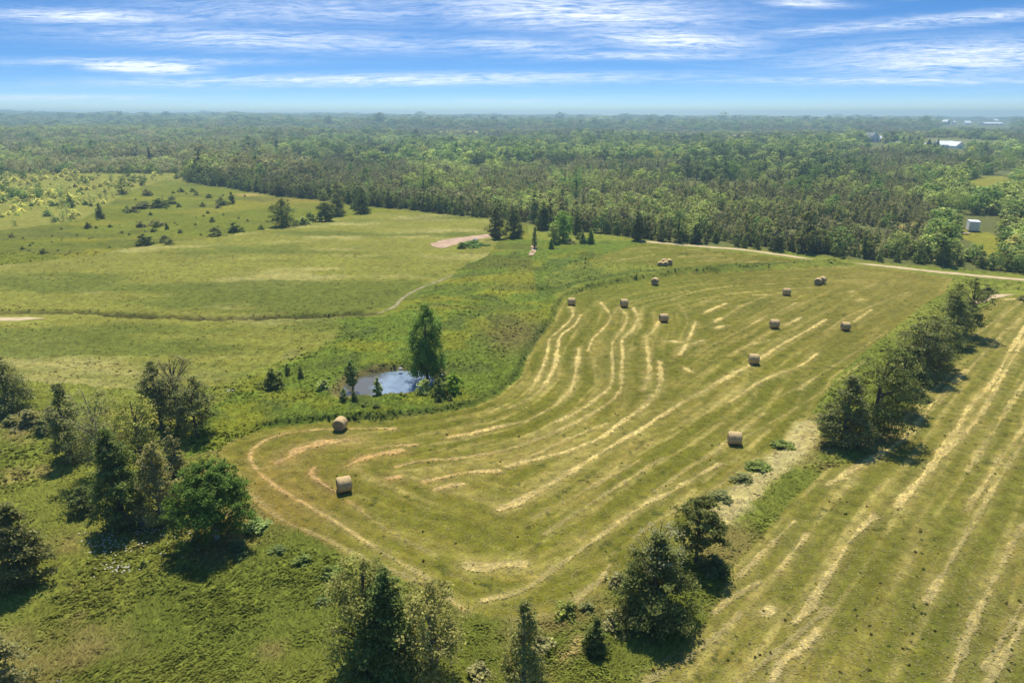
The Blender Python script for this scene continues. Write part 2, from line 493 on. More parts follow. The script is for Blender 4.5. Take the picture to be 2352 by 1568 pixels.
# windrows of cut hay: (points, width in metres, strength)
o1, o2, o5 = (784, 643), (1568, 582), (1225, 1047)
ROWS = [
    (A([(1600, 190), (1590, 260), (1500, 350), (1440, 400), (1425, 470), (1410, 540), (1370, 640), (1320, 740), (1290, 790)], *o1), .7, .75),
    (A([(1650, 240), (1610, 310), (1530, 370), (1500, 410), (1490, 470), (1480, 560), (1440, 660), (1380, 750), (1270, 835), (1150, 885)], *o1), .8, 1),
    (A([(1780, 150), (1840, 220), (1850, 280), (1790, 350), (1730, 410), (1700, 490)], *o1), .7, .85),
    (A([(1635, 470), (1630, 560), (1610, 650), (1590, 740), (1550, 800), (1480, 860)], *o1), .9, 1),
    (A([(1480, 860), (1300, 960), (1100, 1010)], *o1), .6, .45),
    (A([(1110, 1008), (1000, 1035), (900, 1060), (740, 1088)], *o1), .8, 1),
    (A([(1925, 200), (1970, 260), (1920, 360), (1870, 430), (1865, 520), (1870, 600), (1860, 720), (1780, 800), (1640, 900), (1480, 980)], *o1), .7, .75),
    (A([(2010, 190), (2045, 270), (2000, 350), (1935, 410), (1940, 500), (1930, 620), (1930, 740), (1880, 820)], *o1), .9, 1),
    (A([(1880, 820), (1780, 890), (1600, 990), (1350, 1100), (1100, 1180), (800, 1230), (540, 1250), (380, 1290)], *o1), .7, .6),
    (A([(2200, 270), (2150, 350), (2100, 400), (2110, 480), (2120, 560), (2120, 660), (2080, 760)], *o1), .9, .9),
    (A([(2190, 560), (2200, 620), (2190, 740), (2100, 860), (1950, 970), (1800, 1080), (1560, 1180), (1300, 1250), (1150, 1290)], *o1), .9, .9),
    (A([(1830, 990), (1600, 1080), (1450, 1150), (1200, 1270)], *o1), .7, .6),
    ([(1895, 735), (1850, 762), (1790, 795), (1740, 828), (1640, 885), (1560, 930), (1450, 1000), (1380, 1040), (1300, 1092), (1200, 1148), (1150, 1170)], 1.0, .95),
    (A([(1080, 1320), (860, 1330), (740, 1355), (580, 1390)], *o1), .9, 1),
    (A([(520, 1138), (360, 1145), (200, 1165)], *o1), .6, .9),
    (A([(405, 1178), (260, 1205), (110, 1245), (50, 1285)], *o1), 1.3, 1.15),
    (A([(840, 1408), (760, 1420), (650, 1450)], *o1), 1.0, .95),
    (A([(320, 1370), (395, 1362)], *o1), 1.3, 1.0),
    ([(820, 1010), (760, 1014), (700, 1028), (665, 1050), (640, 1062)], 2.0, 1.15),
    ([(905, 985), (800, 985), (720, 988), (640, 1000), (590, 1025), (574, 1048), (590, 1080), (630, 1115), (700, 1158), (780, 1205), (860, 1258), (930, 1300), (990, 1332)], .7, .85),
    ([(722, 1075), (716, 1090), (740, 1112), (775, 1132)], .8, 1.1),
    ([(800, 1150), (850, 1190), (920, 1235), (1000, 1275)], .7, .5),
    ([(560, 1120), (640, 1190), (740, 1235), (850, 1290), (950, 1330), (1040, 1375)], .8, .5),
    ([(1075, 1302), (1120, 1303), (1160, 1295), (1200, 1296)], 1.3, 1.15),
    ([(1270, 1308), (1235, 1335), (1200, 1355), (1150, 1372), (1110, 1380)], .7, .9),
    (A([(730, 30), (480, 170), (250, 300), (0, 430)], *o5), .6, .5),
    (A([(1280, 60), (1080, 170), (950, 250), (780, 330), (620, 440), (400, 600), (200, 740), (60, 840)], *o5), .8, .8),
    (A([(890, 20), (800, 70), (600, 200), (440, 300), (270, 410), (80, 540)], *o5), .6, .6),
    (A([(1540, 20), (1400, 120), (1200, 260), (900, 420), (700, 560)], *o5), .6, .4),
    (A([(930, 690), (800, 780), (560, 870), (320, 1030)], *o2), .8, .8),
    (A([(1300, 390), (1180, 470)], *o2), .8, .8), (A([(820, 440), (700, 500)], *o2), .8, .8),
    (A([(580, 430), (470, 490)], *o2), .7, .7), (A([(300, 345), (150, 410)], *o2), .9, 1.0),
    (A([(90, 470), (60, 550), (20, 640), (-20, 700)], *o2), .9, .95), (A([(600, 600), (440, 640), (300, 710)], *o2), .6, .6),
    (A([(780, 340), (700, 385)], *o2), .6, .6), (A([(260, 450), (225, 470)], *o2), 1.1, .9), (A([(280, 500), (230, 515)], *o2), 1.2, .9),
    (A([(130, 600), (70, 625)], *o2), 1.1, .9), (A([(10, 790), (55, 815)], *o2), 1.0, 1.0), (A([(1240, 315), (1200, 330)], *o2), 1.0, .9),
    (A([(1180, 255), (1150, 270)], *o2), .9, .9), (A([(610, 285), (480, 288)], *o2), .6, .6), (A([(200, 320), (130, 335)], *o2), .8, .7),
    (A([(920, 850), (800, 940)], *o2), .6, .6), (A([(560, 1100), (400, 1230), (250, 1330)], *o2), .6, .5),
    ([(1580, 668), (1500, 680), (1430, 700), (1400, 735)], .5, .45), ([(1690, 655), (1590, 672), (1540, 690)], .5, .5),
    ([(1560, 700), (1580, 735), (1560, 780)], .5, .4), ([(1760, 680), (1700, 705), (1640, 745)], .5, .4),
    ([(1540, 785), (1575, 785)], 1.1, .9), ([(1385, 700), (1398, 716)], .6, .8), ([(1310, 705), (1316, 718)], .9, 1.1),
    ([(1820, 700), (1700, 760), (1620, 800)], .5, .4), ([(2090, 670), (1960, 720), (1900, 760)], .5, .4),
    ([(2040, 760), (1900, 850), (1760, 930), (1680, 985)], .5, .35), ([(1990, 835), (1800, 955), (1640, 1040), (1500, 1130)], .5, .35),
    # east field
    (A([(2352, 500), (2340, 540), (2240, 700), (2130, 900), (1980, 1050), (1880, 1230), (1750, 1400), (1660, 1540), (1560, 1640), (1480, 1740)], *o2), .95, 1),
    (A([(2500, 400), (2352, 600), (2200, 850), (2060, 1100), (1960, 1220), (1850, 1320), (1700, 1500)], *o2), .9, .85),
    (A([(1960, 800), (1850, 900), (1700, 1060), (1600, 1200), (1480, 1310), (1300, 1420), (1100, 1530), (1000, 1600)], *o2), .9, .75),
    (A([(1830, 840), (1650, 1020), (1520, 1150), (1380, 1290)], *o2), .8, .6),
    (A([(2600, 500), (2352, 900), (2230, 1080), (2100, 1300), (1960, 1500)], *o2), .8, .6),
    (A([(2700, 700), (2352, 1200), (2200, 1400), (2100, 1562), (1950, 1780)], *o2), .85, .75),
    (A([(1960, 1200), (1900, 1270), (1850, 1330), (1700, 1450), (1640, 1562)], *o5), 1.1, 1.15),
    (A([(2352, 420), (2200, 560), (2100, 720), (1980, 900), (1900, 1050), (1800, 1150)], *o5), .9, .9),
    (A([(1890, 540), (1780, 680), (1690, 790)], *o5), .8, .7), (A([(1560, 870), (1400, 960), (1250, 1080)], *o5), .8, .6),
    (A([(1800, 450), (1690, 560), (1550, 700), (1420, 830)], *o5), .8, .7),
    (A([(1640, 1060), (1600, 1100)], *o5), 1.2, 1.0), (A([(2150, 160), (2050, 180)], *o5), 1.2, .8),
    ([(2352, 1200), (2300, 1300), (2240, 1420), (2180, 1568)], .9, .7), ([(2400, 1350), (2320, 1480), (2250, 1600)], .9, .8),
    ([(2352, 1010), (2290, 1110), (2200, 1260), (2130, 1380)], .8, .7), ([(2500, 1100), (2420, 1250), (2352, 1380), (2260, 1540)], .8, .6),
    ([(2352, 690), (2200, 800), (2140, 870)], .6, .5), ([(2352, 720), (2270, 800), (2180, 900), (2100, 980)], .7, .5),
    ([(2310, 687), (2360, 688), (2420, 692)], 1.4, 1.1), ([(1700, 1568), (1780, 1500), (1900, 1400)], .8, .5),
    ([(1480, 1568), (1600, 1500), (1700, 1410)], .8, .5),
    # wedge
    ([(1390, 592), (1450, 596)], .8, .5), ([(1420, 600), (1500, 585)], .7, .5), ([(1560, 590), (1640, 592)], .9, .5), ([(1700, 600), (1760, 604)], .9, .5),
    # untidy strip near the cedars at the bottom
    ([(1030, 1380), (1060, 1405)], .9, .9), ([(1330, 1480), (1295, 1520)], .8, 1.0), ([(1170, 1430), (1250, 1410)], .6, .6), ([(1400, 1300), (1370, 1340), (1310, 1390)], .7, .7),
]
ROWS = [(smooth_line(GP(p), 3), w, s) for p, w, s in ROWS]

C = dict(mown=(.134, .137, .022), meadow=(.190, .200, .046), lush=(.116, .166, .027), pasture=(.135, .160, .022), rough=(.178, .205, .040),
         east=(.144, .146, .030), straw=(.56, .46, .20), wood=(.115, .130, .050), dry=(.40, .355, .18), mud=(.13, .11, .055),
         yellow=(.205, .210, .035), scrub=(.205, .215, .050), reed=(.082, .120, .028))
C = {k: np.array(v_) for k, v_ in C.items()}
HAZE_TOP = 80.0

# forest edge in the photograph (base of the first trees) and clearings
EDGE = [(-400, 545), (0, 530), (60, 524), (130, 515), (190, 505), (230, 478), (300, 440), (380, 412), (480, 428), (600, 446), (640, 452),
        (720, 460), (790, 470), (870, 478), (960, 487), (1050, 497), (1110, 502), (1200, 515), (1300, 532), (1420, 543), (1480, 550),
        (1600, 562), (1700, 569), (1800, 577), (1900, 590), (1960, 597), (2100, 610), (2200, 618), (2352, 632), (2700, 665)]
EX = np.array([e[0] for e in EDGE], float)
EY = np.array([e[1] for e in EDGE], float)
CLEAR = [GP(p) for p in (
    [(2215, 418), (2240, 408), (2300, 407), (2325, 412), (2328, 448), (2275, 462), (2210, 452)],
    [(2190, 536), (2225, 530), (2270, 535), (2300, 548), (2310, 560), (2285, 575), (2262, 590), (2235, 560), (2205, 545)],
    [(2050, 520), (2110, 512), (2155, 515), (2145, 528), (2070, 530)],
    [(2252, 560), (2290, 556), (2320, 575), (2280, 600)],
)]
FARFIELD = [GP(p) for p in ([(1420, 321.5), (1540, 317.5), (1990, 318), (2010, 322), (1700, 324)],
                            [(960, 311.2), (1080, 308.4), (1240, 310), (1240, 313.4), (1010, 313.6)],
                            [(2040, 336), (2120, 326), (2352, 330), (2450, 334), (2352, 341), (2130, 343)])]


def hills(x, y):
    """the low ridges that close the view"""
    r = np.hypot(x, y)
    a = np.arctan2(x, np.maximum(y, 1.0))
    h = np.zeros_like(r)
    for (r0, w0, amp, sd_, kl) in ((1250, 180, 7, 3, 0), (1800, 240, 11, 5, .3), (2500, 300, 17, 8, 0.8), (3200, 320, 24, 13, 1.0), (4000, 380, 30, 21, 1.25), (4900, 450, 36, 31, 1.45)):
        rr = r0 * (1 + .12 * (vnoise(a * 3, a * 0, 1, sd_) - .5))
        prof = np.exp(-((r - rr) / w0) ** 2)
        lump = .55 + .75 * fbm(a * r0 / 420, a * 0 + sd_, 1, sd_, 4)
        h = np.maximum(h, amp * lump * np.clip(1 - kl * .62 * (a + .25), .25, 2) * prof)
    return h * sstep(r, 700, 1100)


def fields(x, y):
    """base colour, bumpiness, height and cut mask for ground points"""
    n = len(x)
    e1 = (fbm(x, y, 2.2, 3, 3) - .5)
    e2 = (fbm(x, y, 14, 5, 3) - .5)
    xs, ys = x + e1 * 1.1 + e2 * .8, y + e1 * 1.1
    big = fbm(x, y, 26, 11, 4)
    med = fbm(x, y, 5, 21, 4)
    col = np.tile(C['rough'], (n, 1))
    px, py, _ = to_px(x, y)
    px = np.clip(px, -3000, 6000)
    py = np.clip(py, 265, 3000)
    near = y > -200

    def blend(c, m):
        nonlocal col
        col = col * (1 - m[:, None]) + c * m[:, None]

    # foreground grass runs greener to the left, pasture behind the meadow
    blend(np.array([.140, .175, .032]), sstep(fbm(x, y, 18, 61, 3), .46, .66) * near * .9)
    blend(np.array([.25, .21, .08]), sstep(fbm(x, y, 6, 63, 4), .50, .70) * (y < 75) * .7)
    blend(C['pasture'], ((y > 120) & (x < 5)).astype(float))
    m = inside(xs, ys, MEADOW).astype(float)
    blend(C['meadow'], m)
    blend(np.array([.30, .285, .115]), m * sstep(fbm(x * .35, y, 8, 31, 5), .50, .70) * .85)
    blend(np.array([.115, .142, .030]), m * sstep(fbm(x * .28, y, 11, 35, 4), .52, .68) * .9)
    blend(np.array([.20, .19, .11]), m * sstep(fbm(x, y, 4, 37, 4), .52, .7) * sstep(px, 500, 750) * sstep(py, 770, 850) * .8)
    m = inside(xs + e2 * 3, ys, LUSH).astype(float)
    blend(C['lush'], m)
    blend(np.array([.175, .195, .026]), m * sstep(fbm(x, y, 7, 41, 4), .50, .68) * .85)
    blend(np.array([.080, .112, .028]), m * sstep(fbm(x, y, 5, 43, 4), .55, .70) * .8)
    blend(np.array([.14, .13, .045]), m * np.exp(-(((px - 1180) / 70) ** 2 + ((py - 775) / 45) ** 2)) * 1.0)
    blend(C['reed'], inside(x + e2 * 9 + e1, y + e2 * 4, REED).astype(float) * .7 * sstep(med, .25, .55))
    pm = ((y > 120) & (x < 5)) * (1 - inside(xs, ys, MEADOW))
    blend(np.array([.205, .200, .030]), pm * sstep(fbm(x * .4, y, 10, 45, 4), .52, .68) * .7)
    blend(np.array([.100, .118, .028]), pm * sstep(fbm(x * .4, y, 8, 47, 4), .53, .68) * .75)
    # woods, scrub
    edge_y = np.interp(px, EX, EY)
    wood = (sstep(edge_y + 1 - py, -2, 2) * near)
    blend(C['wood'], wood)
    sc = ((px < 430) & (py > 395) & (py < 545)).astype(float) * wood
    blend(C['scrub'], sc)
    for k, p in enumerate(CLEAR):
        blend(C['yellow'] if k != 2 else np.array([.30, .24, .10]), inside(x + e1, y + e1 * 2, p).astype(float))
    for p in FARFIELD:
        blend(np.array([.36, .34, .16]) if p is not FARFIELD[2] else np.array([.17, .185, .08]), inside(x, y, p).astype(float))
    blend(np.array([.26, .20, .06]), np.exp(-(((px - 730) / 110) ** 2 + ((py - 460) / 7) ** 2)) * (1 - wood) * .6 * (y > 150))
    blend(np.array([.40, .28, .14]), np.exp(-(((px - 568) / 26) ** 2 + ((py - 449) / 2.2) ** 2)) * near)

    # cut fields
    mm = inside(x + e1 * .5, y + e1 * .5, MAIN).astype(float)
    mw = inside(x + e1 * .5, y + e1 * .5, WEDGE).astype(float)
    me_ = inside(x + e1 * .5, y + e1 * .5, EAST).astype(float)
    cut = np.maximum(np.maximum(mm, mw), me_)
    blend(C['mown'], np.maximum(mm, mw))
    blend(C['east'], me_)
    # rows: distance from the border of the main field, across the direction of travel in the east field
    sel = np.where(cut > 0)[0]
    xv, yv = x[sel], y[sel]
    dm = seg_dist(xv, yv, MAIN, True)
    ee = GP([(2352, 720), (1660, 1568)])
    dr = (ee[1] - ee[0]) / np.linalg.norm(ee[1] - ee[0])
    de = (xv - ee[0][0]) * dr[1] - (yv - ee[0][1]) * dr[0]
    lane = np.where(me_[sel] > 0, de + 400, dm) + (fbm(xv, yv, 20, 71, 2) - .5) * 1.6
    along = np.where(me_[sel] > 0, (xv * dr[0] + yv * dr[1]), (xv + yv))
    s1 = fbm(lane, along * .10, .9, 73, 3)
    s2 = fbm(lane, along * .05, 2.6, 77, 3)
    s3 = .5 + .5 * np.cos(lane * 2 * math.pi / 2.5)
    c0 = col[sel]
    br = fbm(xv, yv, 1.6, 79, 4)
    w1 = (sstep(s1, .46, .74) * .50 + sstep(s2, .50, .75) * .22) * (.5 + br)
    c0 = c0 * (1 - w1[:, None]) + np.array([.29, .245, .085]) * w1[:, None]
    w2 = sstep(s3 * .75 + s1 * .25, .72, .93) * sstep(br, .20, .55) * .68 * (.35 + .65 * sstep(fbm(lane * .3, along * .035, 1.5, 74, 3), .38, .6))
    c0 = c0 * (1 - w2[:, None]) + np.array([.37, .32, .12]) * w2[:, None]
    w4 = sstep(s3 * .8 + s2 * .2, .34, .10) * .34
    c0 = c0 * (1 - w4[:, None]) + np.array([.092, .104, .018]) * w4[:, None]
    w3 = sstep(s2, .50, .26) * .40 + sstep(fbm(xv, yv, 11, 85, 3), .46, .30) * .35
    c0 = c0 * (1 - w3[:, None]) + np.array([.095, .108, .020]) * w3[:, None]
    # rusty, drier corner and greener north edge
    pxs, pys = px[sel], py[sel]
    k = np.exp(-(((pxs - 640) / 150) ** 2 + ((pys - 1150) / 110) ** 2)) * .55
    c0 = c0 * (1 - k[:, None]) + np.array([.215, .145, .045]) * k[:, None]
    k = sstep(pys, 740, 660) * sstep(pxs, 1750, 1400) * .5
    c0 = c0 * (1 - k[:, None]) + np.array([.125, .155, .024]) * k[:, None]
    k = sstep(pxs, 1500, 2100) * sstep(pys, 900, 700) * .45 * (mm[sel] > 0)
    c0 = c0 * (1 - k[:, None]) + np.array([.20, .175, .048]) * k[:, None]
    # dark clods and clumps left by the mower
    dot = sstep(fbm(xv, yv, .75, 87, 2), .70, .82) * sstep(fbm(xv, yv, 12, 88, 2), .32, .6)
    c0 = c0 * (1 - dot[:, None] * .7) + np.array([.04, .055, .014]) * dot[:, None] * .7
    col[sel] = c0
    z = np.zeros(n)
    # windrows
    straw = np.zeros(n)
    for (ln, w, s) in ROWS:
        lo, hi = ln.min(0) - 3, ln.max(0) + 3
        q = np.where((x > lo[0]) & (x < hi[0]) & (y > lo[1]) & (y < hi[1]))[0]
        if len(q) == 0:
            continue
        wob = (fbm(x[q], y[q], 1.1, 91, 3) - .5) * w * .55 + (fbm(x[q], y[q], 6, 93, 2) - .5) * w * .5
        d = seg_dist(x[q], y[q], ln) + wob
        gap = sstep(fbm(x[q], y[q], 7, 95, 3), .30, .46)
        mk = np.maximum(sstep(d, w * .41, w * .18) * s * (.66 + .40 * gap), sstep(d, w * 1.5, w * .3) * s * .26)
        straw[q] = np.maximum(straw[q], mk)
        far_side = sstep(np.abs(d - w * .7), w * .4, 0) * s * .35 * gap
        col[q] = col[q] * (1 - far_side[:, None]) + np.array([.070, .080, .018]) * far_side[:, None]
    straw = np.clip(straw * (.55 + .75 * fbm(x, y, .8, 97, 3)), 0, 1)
    warm = np.exp(-(((px - 760) / 330) ** 2 + ((py - 1080) / 130) ** 2))
    stc = C['straw'] * (1 - warm[:, None]) + np.array([.50, .325, .15]) * warm[:, None]
    stc = stc * (1 - sstep(straw, .9, .3)[:, None] * .22)
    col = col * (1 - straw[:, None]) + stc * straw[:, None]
    # dry grass beside the hedgerow
    q = np.where((px > 1550) & (px < 1950) & (py > 930) & (py < 1260) & near)[0]
    d = seg_dist(x[q], y[q], DRY) + e1[q] * 1.4
    k = sstep(d, 2.1, .8) * .92
    col[q] = col[q] * (1 - k[:, None]) + C['dry'] * k[:, None]
    # bank along the ditch
    q = np.where((y > 85) & (y < 150) & (x < 0))[0]
    d = seg_dist(x[q], y[q], BANK) + e1[q] * 1.6
    k = sstep(d, 1.5, .5) * .9
    col[q] = col[q] * (1 - k[:, None]) + np.array([.070, .066, .028]) * k[:, None]
    z[q] -= sstep(d, 1.6, .2) * .9
    # pond
    q = np.where((y > 55) & (y < 110) & (x > -40) & (x < 10))[0]
    dp = seg_dist(x[q], y[q], POND, True)
    ins = inside(x[q], y[q], POND)
    sd2 = np.where(ins, -dp, dp)
    k = sstep(sd2 + e1[q] * 1.6, 2.0, .6) * np.where(y[q] > 74.5, 1, .25) * .9
    col[q] = col[q] * (1 - k[:, None]) + np.array([.19, .165, .075]) * k[:, None]
    k = sstep(sd2 + e1[q] * .8, .35, 0)
    col[q] = col[q] * (1 - k[:, None]) + C['mud'] * k[:, None] * .6
    pdrop = np.zeros(n)
    pdrop[q] = sstep(sd2, 1.5, -.7)
    # tracks stay flat
    flat = np.zeros(n)
    for ln, w in ((TRACK, 3.2), (TRACK2, 3.2), (FOOT, 1.8), (LANE, 2.5), (WEST, 3.0), (SAND, 3.5)):
        lo, hi = ln.min(0) - 6, ln.max(0) + 6
        q = np.where((x > lo[0]) & (x < hi[0]) & (y > lo[1]) & (y < hi[1]))[0]
        d = seg_dist(x[q], y[q], ln, ln is SAND)
        if ln is SAND:
            d = np.where(inside(x[q], y[q], SAND), 0, d)
        flat[q] = np.maximum(flat[q], sstep(d, w + 1.5, w))
    tall = (1 - cut) * (1 - flat) * (y > -55)
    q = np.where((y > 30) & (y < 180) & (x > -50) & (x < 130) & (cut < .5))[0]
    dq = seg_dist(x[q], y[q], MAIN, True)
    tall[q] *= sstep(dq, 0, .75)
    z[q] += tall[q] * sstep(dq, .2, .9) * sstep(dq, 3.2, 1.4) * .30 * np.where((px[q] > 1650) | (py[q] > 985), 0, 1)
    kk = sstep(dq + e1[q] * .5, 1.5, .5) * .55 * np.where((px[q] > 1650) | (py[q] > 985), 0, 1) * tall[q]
    col[q] = col[q] * (1 - kk[:, None]) + np.array([.060, .085, .022]) * kk[:, None]  # shade line of the tall grass edge, painted into the ground colour
    q = np.where((y > 15) & (y < 100) & (x > 0) & (x < 80) & (cut < .5))[0]
    tall[q] *= sstep(seg_dist(x[q], y[q], EAST, True), 0, 1.2)
    amp = .40 + .42 * (fbm(x, y, 3.0, 51, 4) - .5) + .36 * (fbm(x, y, 1.0, 53, 3) - .5)
    hol = sstep(fbm(x, y, 2.6, 55, 4), .52, .36)
    amp = amp * np.where((y < 78) & (x > 6), .45, 1.0)
    strip = np.zeros(n)
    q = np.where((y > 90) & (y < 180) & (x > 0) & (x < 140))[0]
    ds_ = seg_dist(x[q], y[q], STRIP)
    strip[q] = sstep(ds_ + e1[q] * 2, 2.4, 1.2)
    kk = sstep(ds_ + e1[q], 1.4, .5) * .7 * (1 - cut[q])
    col[q] = col[q] * (1 - kk[:, None]) + np.array([.055, .080, .020]) * kk[:, None]  # dark ditch rushes, with the tall strip's edge shade painted in
    z += tall * (np.clip(amp, .02, 1.2) - hol * .09) * np.where(wood > .5, .6, 1.0)
    z += strip * tall * .6
    z += cut * ((fbm(x, y, .8, 57, 3) - .5) * .10) + straw * .12 * cut
    z = z * (1 - flat)
    z = z * (1 - pdrop) - pdrop * 1.1
    z += hills(x, y) + (fbm(x, y, 260, 59, 3) - .5) * 13 * sstep(y, 300, 900) * near
    rough = np.where(cut > 0, .35, 1.0) * (1 - flat * .7)
    col *= (.90 + .20 * big + .16 * (med - .5))[:, None]
    return np.clip(col, .01, .7), rough, z, cut, straw, wood, flat


def zat(x, y):
    x = np.atleast_1d(np.asarray(x, float)); y = np.atleast_1d(np.asarray(y, float))
    return hills(x, y) + (fbm(x, y, 260, 59, 3) - .5) * 13 * sstep(y, 300, 900)


def build_ground():
    inv = np.linspace(1 / 24., 1 / 520., 860)
    ys = np.concatenate([[-2000, -900, -300, -120, -60], np.arange(-30, 24, .6), 1 / inv, 520 * np.exp(np.linspace(0.012, math.log(8000 / 520.), 190))])
    uc = np.linspace(-1, 1, 900)
    uo = np.array([.003, .008, .02, .04, .08, .16, .3, .55, 1.0])
    us = np.concatenate([-1 - uo[::-1], uc, 1 + uo])
    hw = 24 + .84 * np.maximum(ys, 0) + np.maximum(-ys, 0) * .3
    Y, U = np.meshgrid(ys, us, indexing='ij')
    X = np.clip(U, -1, 1) * hw[:, None] + np.sign(U) * np.maximum(np.abs(U) - 1, 0) * (8400 - hw[:, None])
    nr, nc = X.shape
    x, y = X.ravel(), Y.ravel()
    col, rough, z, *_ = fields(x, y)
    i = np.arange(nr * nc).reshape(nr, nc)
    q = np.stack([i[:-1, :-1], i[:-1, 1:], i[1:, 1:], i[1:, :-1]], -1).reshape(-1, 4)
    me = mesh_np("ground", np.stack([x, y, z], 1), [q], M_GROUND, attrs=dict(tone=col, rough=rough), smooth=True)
    tag(link("ground", me), kind='structure')


build_ground()


def ribbon(name, line, w, m, zz=.03, jit=.35):
    ln = line
    # resample
    seg = np.linalg.norm(np.diff(ln, axis=0), axis=1)
    s = np.concatenate([[0], np.cumsum(seg)])
    n = max(6, int(s[-1] / 1.2))
    si = np.linspace(0, s[-1], n)
    p = np.stack([np.interp(si, s, ln[:, 0]), np.interp(si, s, ln[:, 1])], 1)
    tg = np.gradient(p, axis=0)
    tg /= np.linalg.norm(tg, axis=1)[:, None]
    nm = np.stack([-tg[:, 1], tg[:, 0]], 1)
    taper = np.clip(np.minimum(np.arange(n), np.arange(n)[::-1]) / 3.0, .15, 1)
    wl = w / 2 * taper * (1 + jit * (fbm(p[:, 0], p[:, 1], 3, 5, 3) - .5) * 2)
    wr = w / 2 * taper * (1 + jit * (fbm(p[:, 0], p[:, 1], 3, 15, 3) - .5) * 2)
    V, K = [], 4
    for k in range(K + 1):
        f = k / K
        q = p + nm * (wl * (1 - f) - wr * f)[:, None]
        V.append(np.stack([q[:, 0], q[:, 1], zz + 0 * q[:, 0] + (.02 if 0 < k < K else 0)], 1))
    V = np.stack(V, 1).reshape(-1, 3)
    i = np.arange(n * (K + 1)).reshape(n, K + 1)
    q = np.stack([i[:-1, :-1], i[1:, :-1], i[1:, 1:], i[:-1, 1:]], -1).reshape(-1, 4)
    return V, q


def ribbons(name, parts, m):
    Vs, Fs, o = [], [], 0
    for ln, w in parts:
        V, q = ribbon(name, ln, w, m)
        Vs.append(V); Fs.append(q + o); o += len(V)
    tag(link(name, mesh_np(name, np.vstack(Vs), [np.vstack(Fs)], m)), kind='structure')


ribbons("dirt_track", [(TRACK, 2.2), (TRACK2, 2.4)], M_TRACK)
ribbons("footpath", [(FOOT, .75)], M_PATH)
ribbons("gravel_lane", [(LANE, 2.0)], M_TRACK)
ribbons("dirt_road", [(WEST, 2.2)], M_TRACK)


def sheet(name, poly, z, m, jit=.3, seed=1):
    rs = np.random.RandomState(seed)
    pts = []
    for i in range(len(poly)):
        a, b = poly[i], poly[(i + 1) % len(poly)]
        k = max(1, int(np.linalg.norm(b - a) / 1.2))
        for j in range(k):
            p = a + (b - a) * j / k
            pts.append(p + rs.normal(0, jit, 2))
    pts = np.array(pts)
    V = np.column_stack([pts, np.full(len(pts), z)])
    return mesh_np(name, V, [np.arange(len(V))[None, :]], m)


tag(link("sand_patch", sheet("sand_patch", SAND, .04, M_SOIL)), kind='structure')
tag(link("sand_path", sheet("sand_path", GP([(1214, 590), (1216, 581), (1222, 574), (1219, 569), (1226, 565), (1234, 568), (1230, 574), (1232, 580), (1226, 589)]), .45, M_SOIL, .1)), kind='structure')

# water
mw_, t = mat("pond_water")
geo = t.n('ShaderNodeNewGeometry')
p = t.n('ShaderNodeBsdfPrincipled')
n_ = t.noise(geo.outputs['Position'], .5, 3, .5)
pm_ = t.mix(t.ramp(n_, .35, .65), (.15, .21, .28), (.21, .28, .35))  # turbid water, its blue standing in for the reflected sky
sp_ = t.n('ShaderNodeSeparateXYZ')
t.l(geo.outputs['Position'], sp_.inputs[0])
edge_ = t.math('ADD', sp_.outputs[0], t.math('MULTIPLY', t.noise(geo.outputs['Position'], .9, 4, .6), 5))
t.l(t.mix(t.ramp(edge_, -16.6, -14.4), (.085, .085, .06), pm_), p.inputs['Base Color'])  # left end darker: murk plus dark reflections painted into the colour
p.inputs['Roughness'].default_value = .04
p.inputs['Specular IOR Level'].default_value = .9
p.inputs['IOR'].default_value = 1.45
bn = t.n('ShaderNodeBump')
bn.inputs['Distance'].default_value = .01
t.l(t.noise(geo.outputs['Position'], 4, 3, .5), bn.inputs['Height'])
t.l(bn.outputs[0], p.inputs['Normal'])
o_ = t.n('ShaderNodeOutputMaterial')
t.l(p.outputs[0], o_.inputs[0])
pc = POND.mean(0)
big_pond = pc + (POND - pc) * 1.25
tag(link("pond_water", sheet("pond_water", big_pond, -.42, mw_, .05)), kind='structure')

# ------------------------------------------------------------------ trees


def tube(p0, p1, r0, r1, sides=6, bend=None, segs=4):
    p0, p1 = np.array(p0, float), np.array(p1, float)
    V, Fc = [], []
    ax = p1 - p0
    L = np.linalg.norm(ax) + 1e-9
    ax /= L
    a = np.cross(ax, [0, 0, 1.0])
    if np.linalg.norm(a) < .1:
        a = np.cross(ax, [1.0, 0, 0])
    a /= np.linalg.norm(a)
    b = np.cross(ax, a)
    for i in range(segs + 1):
        f = i / segs
        c = p0 + (p1 - p0) * f
        if bend is not None:
            c = c + np.array(bend) * math.sin(math.pi * f)
        r = r0 + (r1 - r0) * f
        for k in range(sides):
            an = 2 * math.pi * k / sides
            V.append(c + (a * math.cos(an) + b * math.sin(an)) * r)
    for i in range(segs):
        for k in range(sides):
            k2 = (k + 1) % sides
            Fc.append((i * sides + k, i * sides + k2, (i + 1) * sides + k2, (i + 1) * sides + k))
    return np.array(V), np.array(Fc)


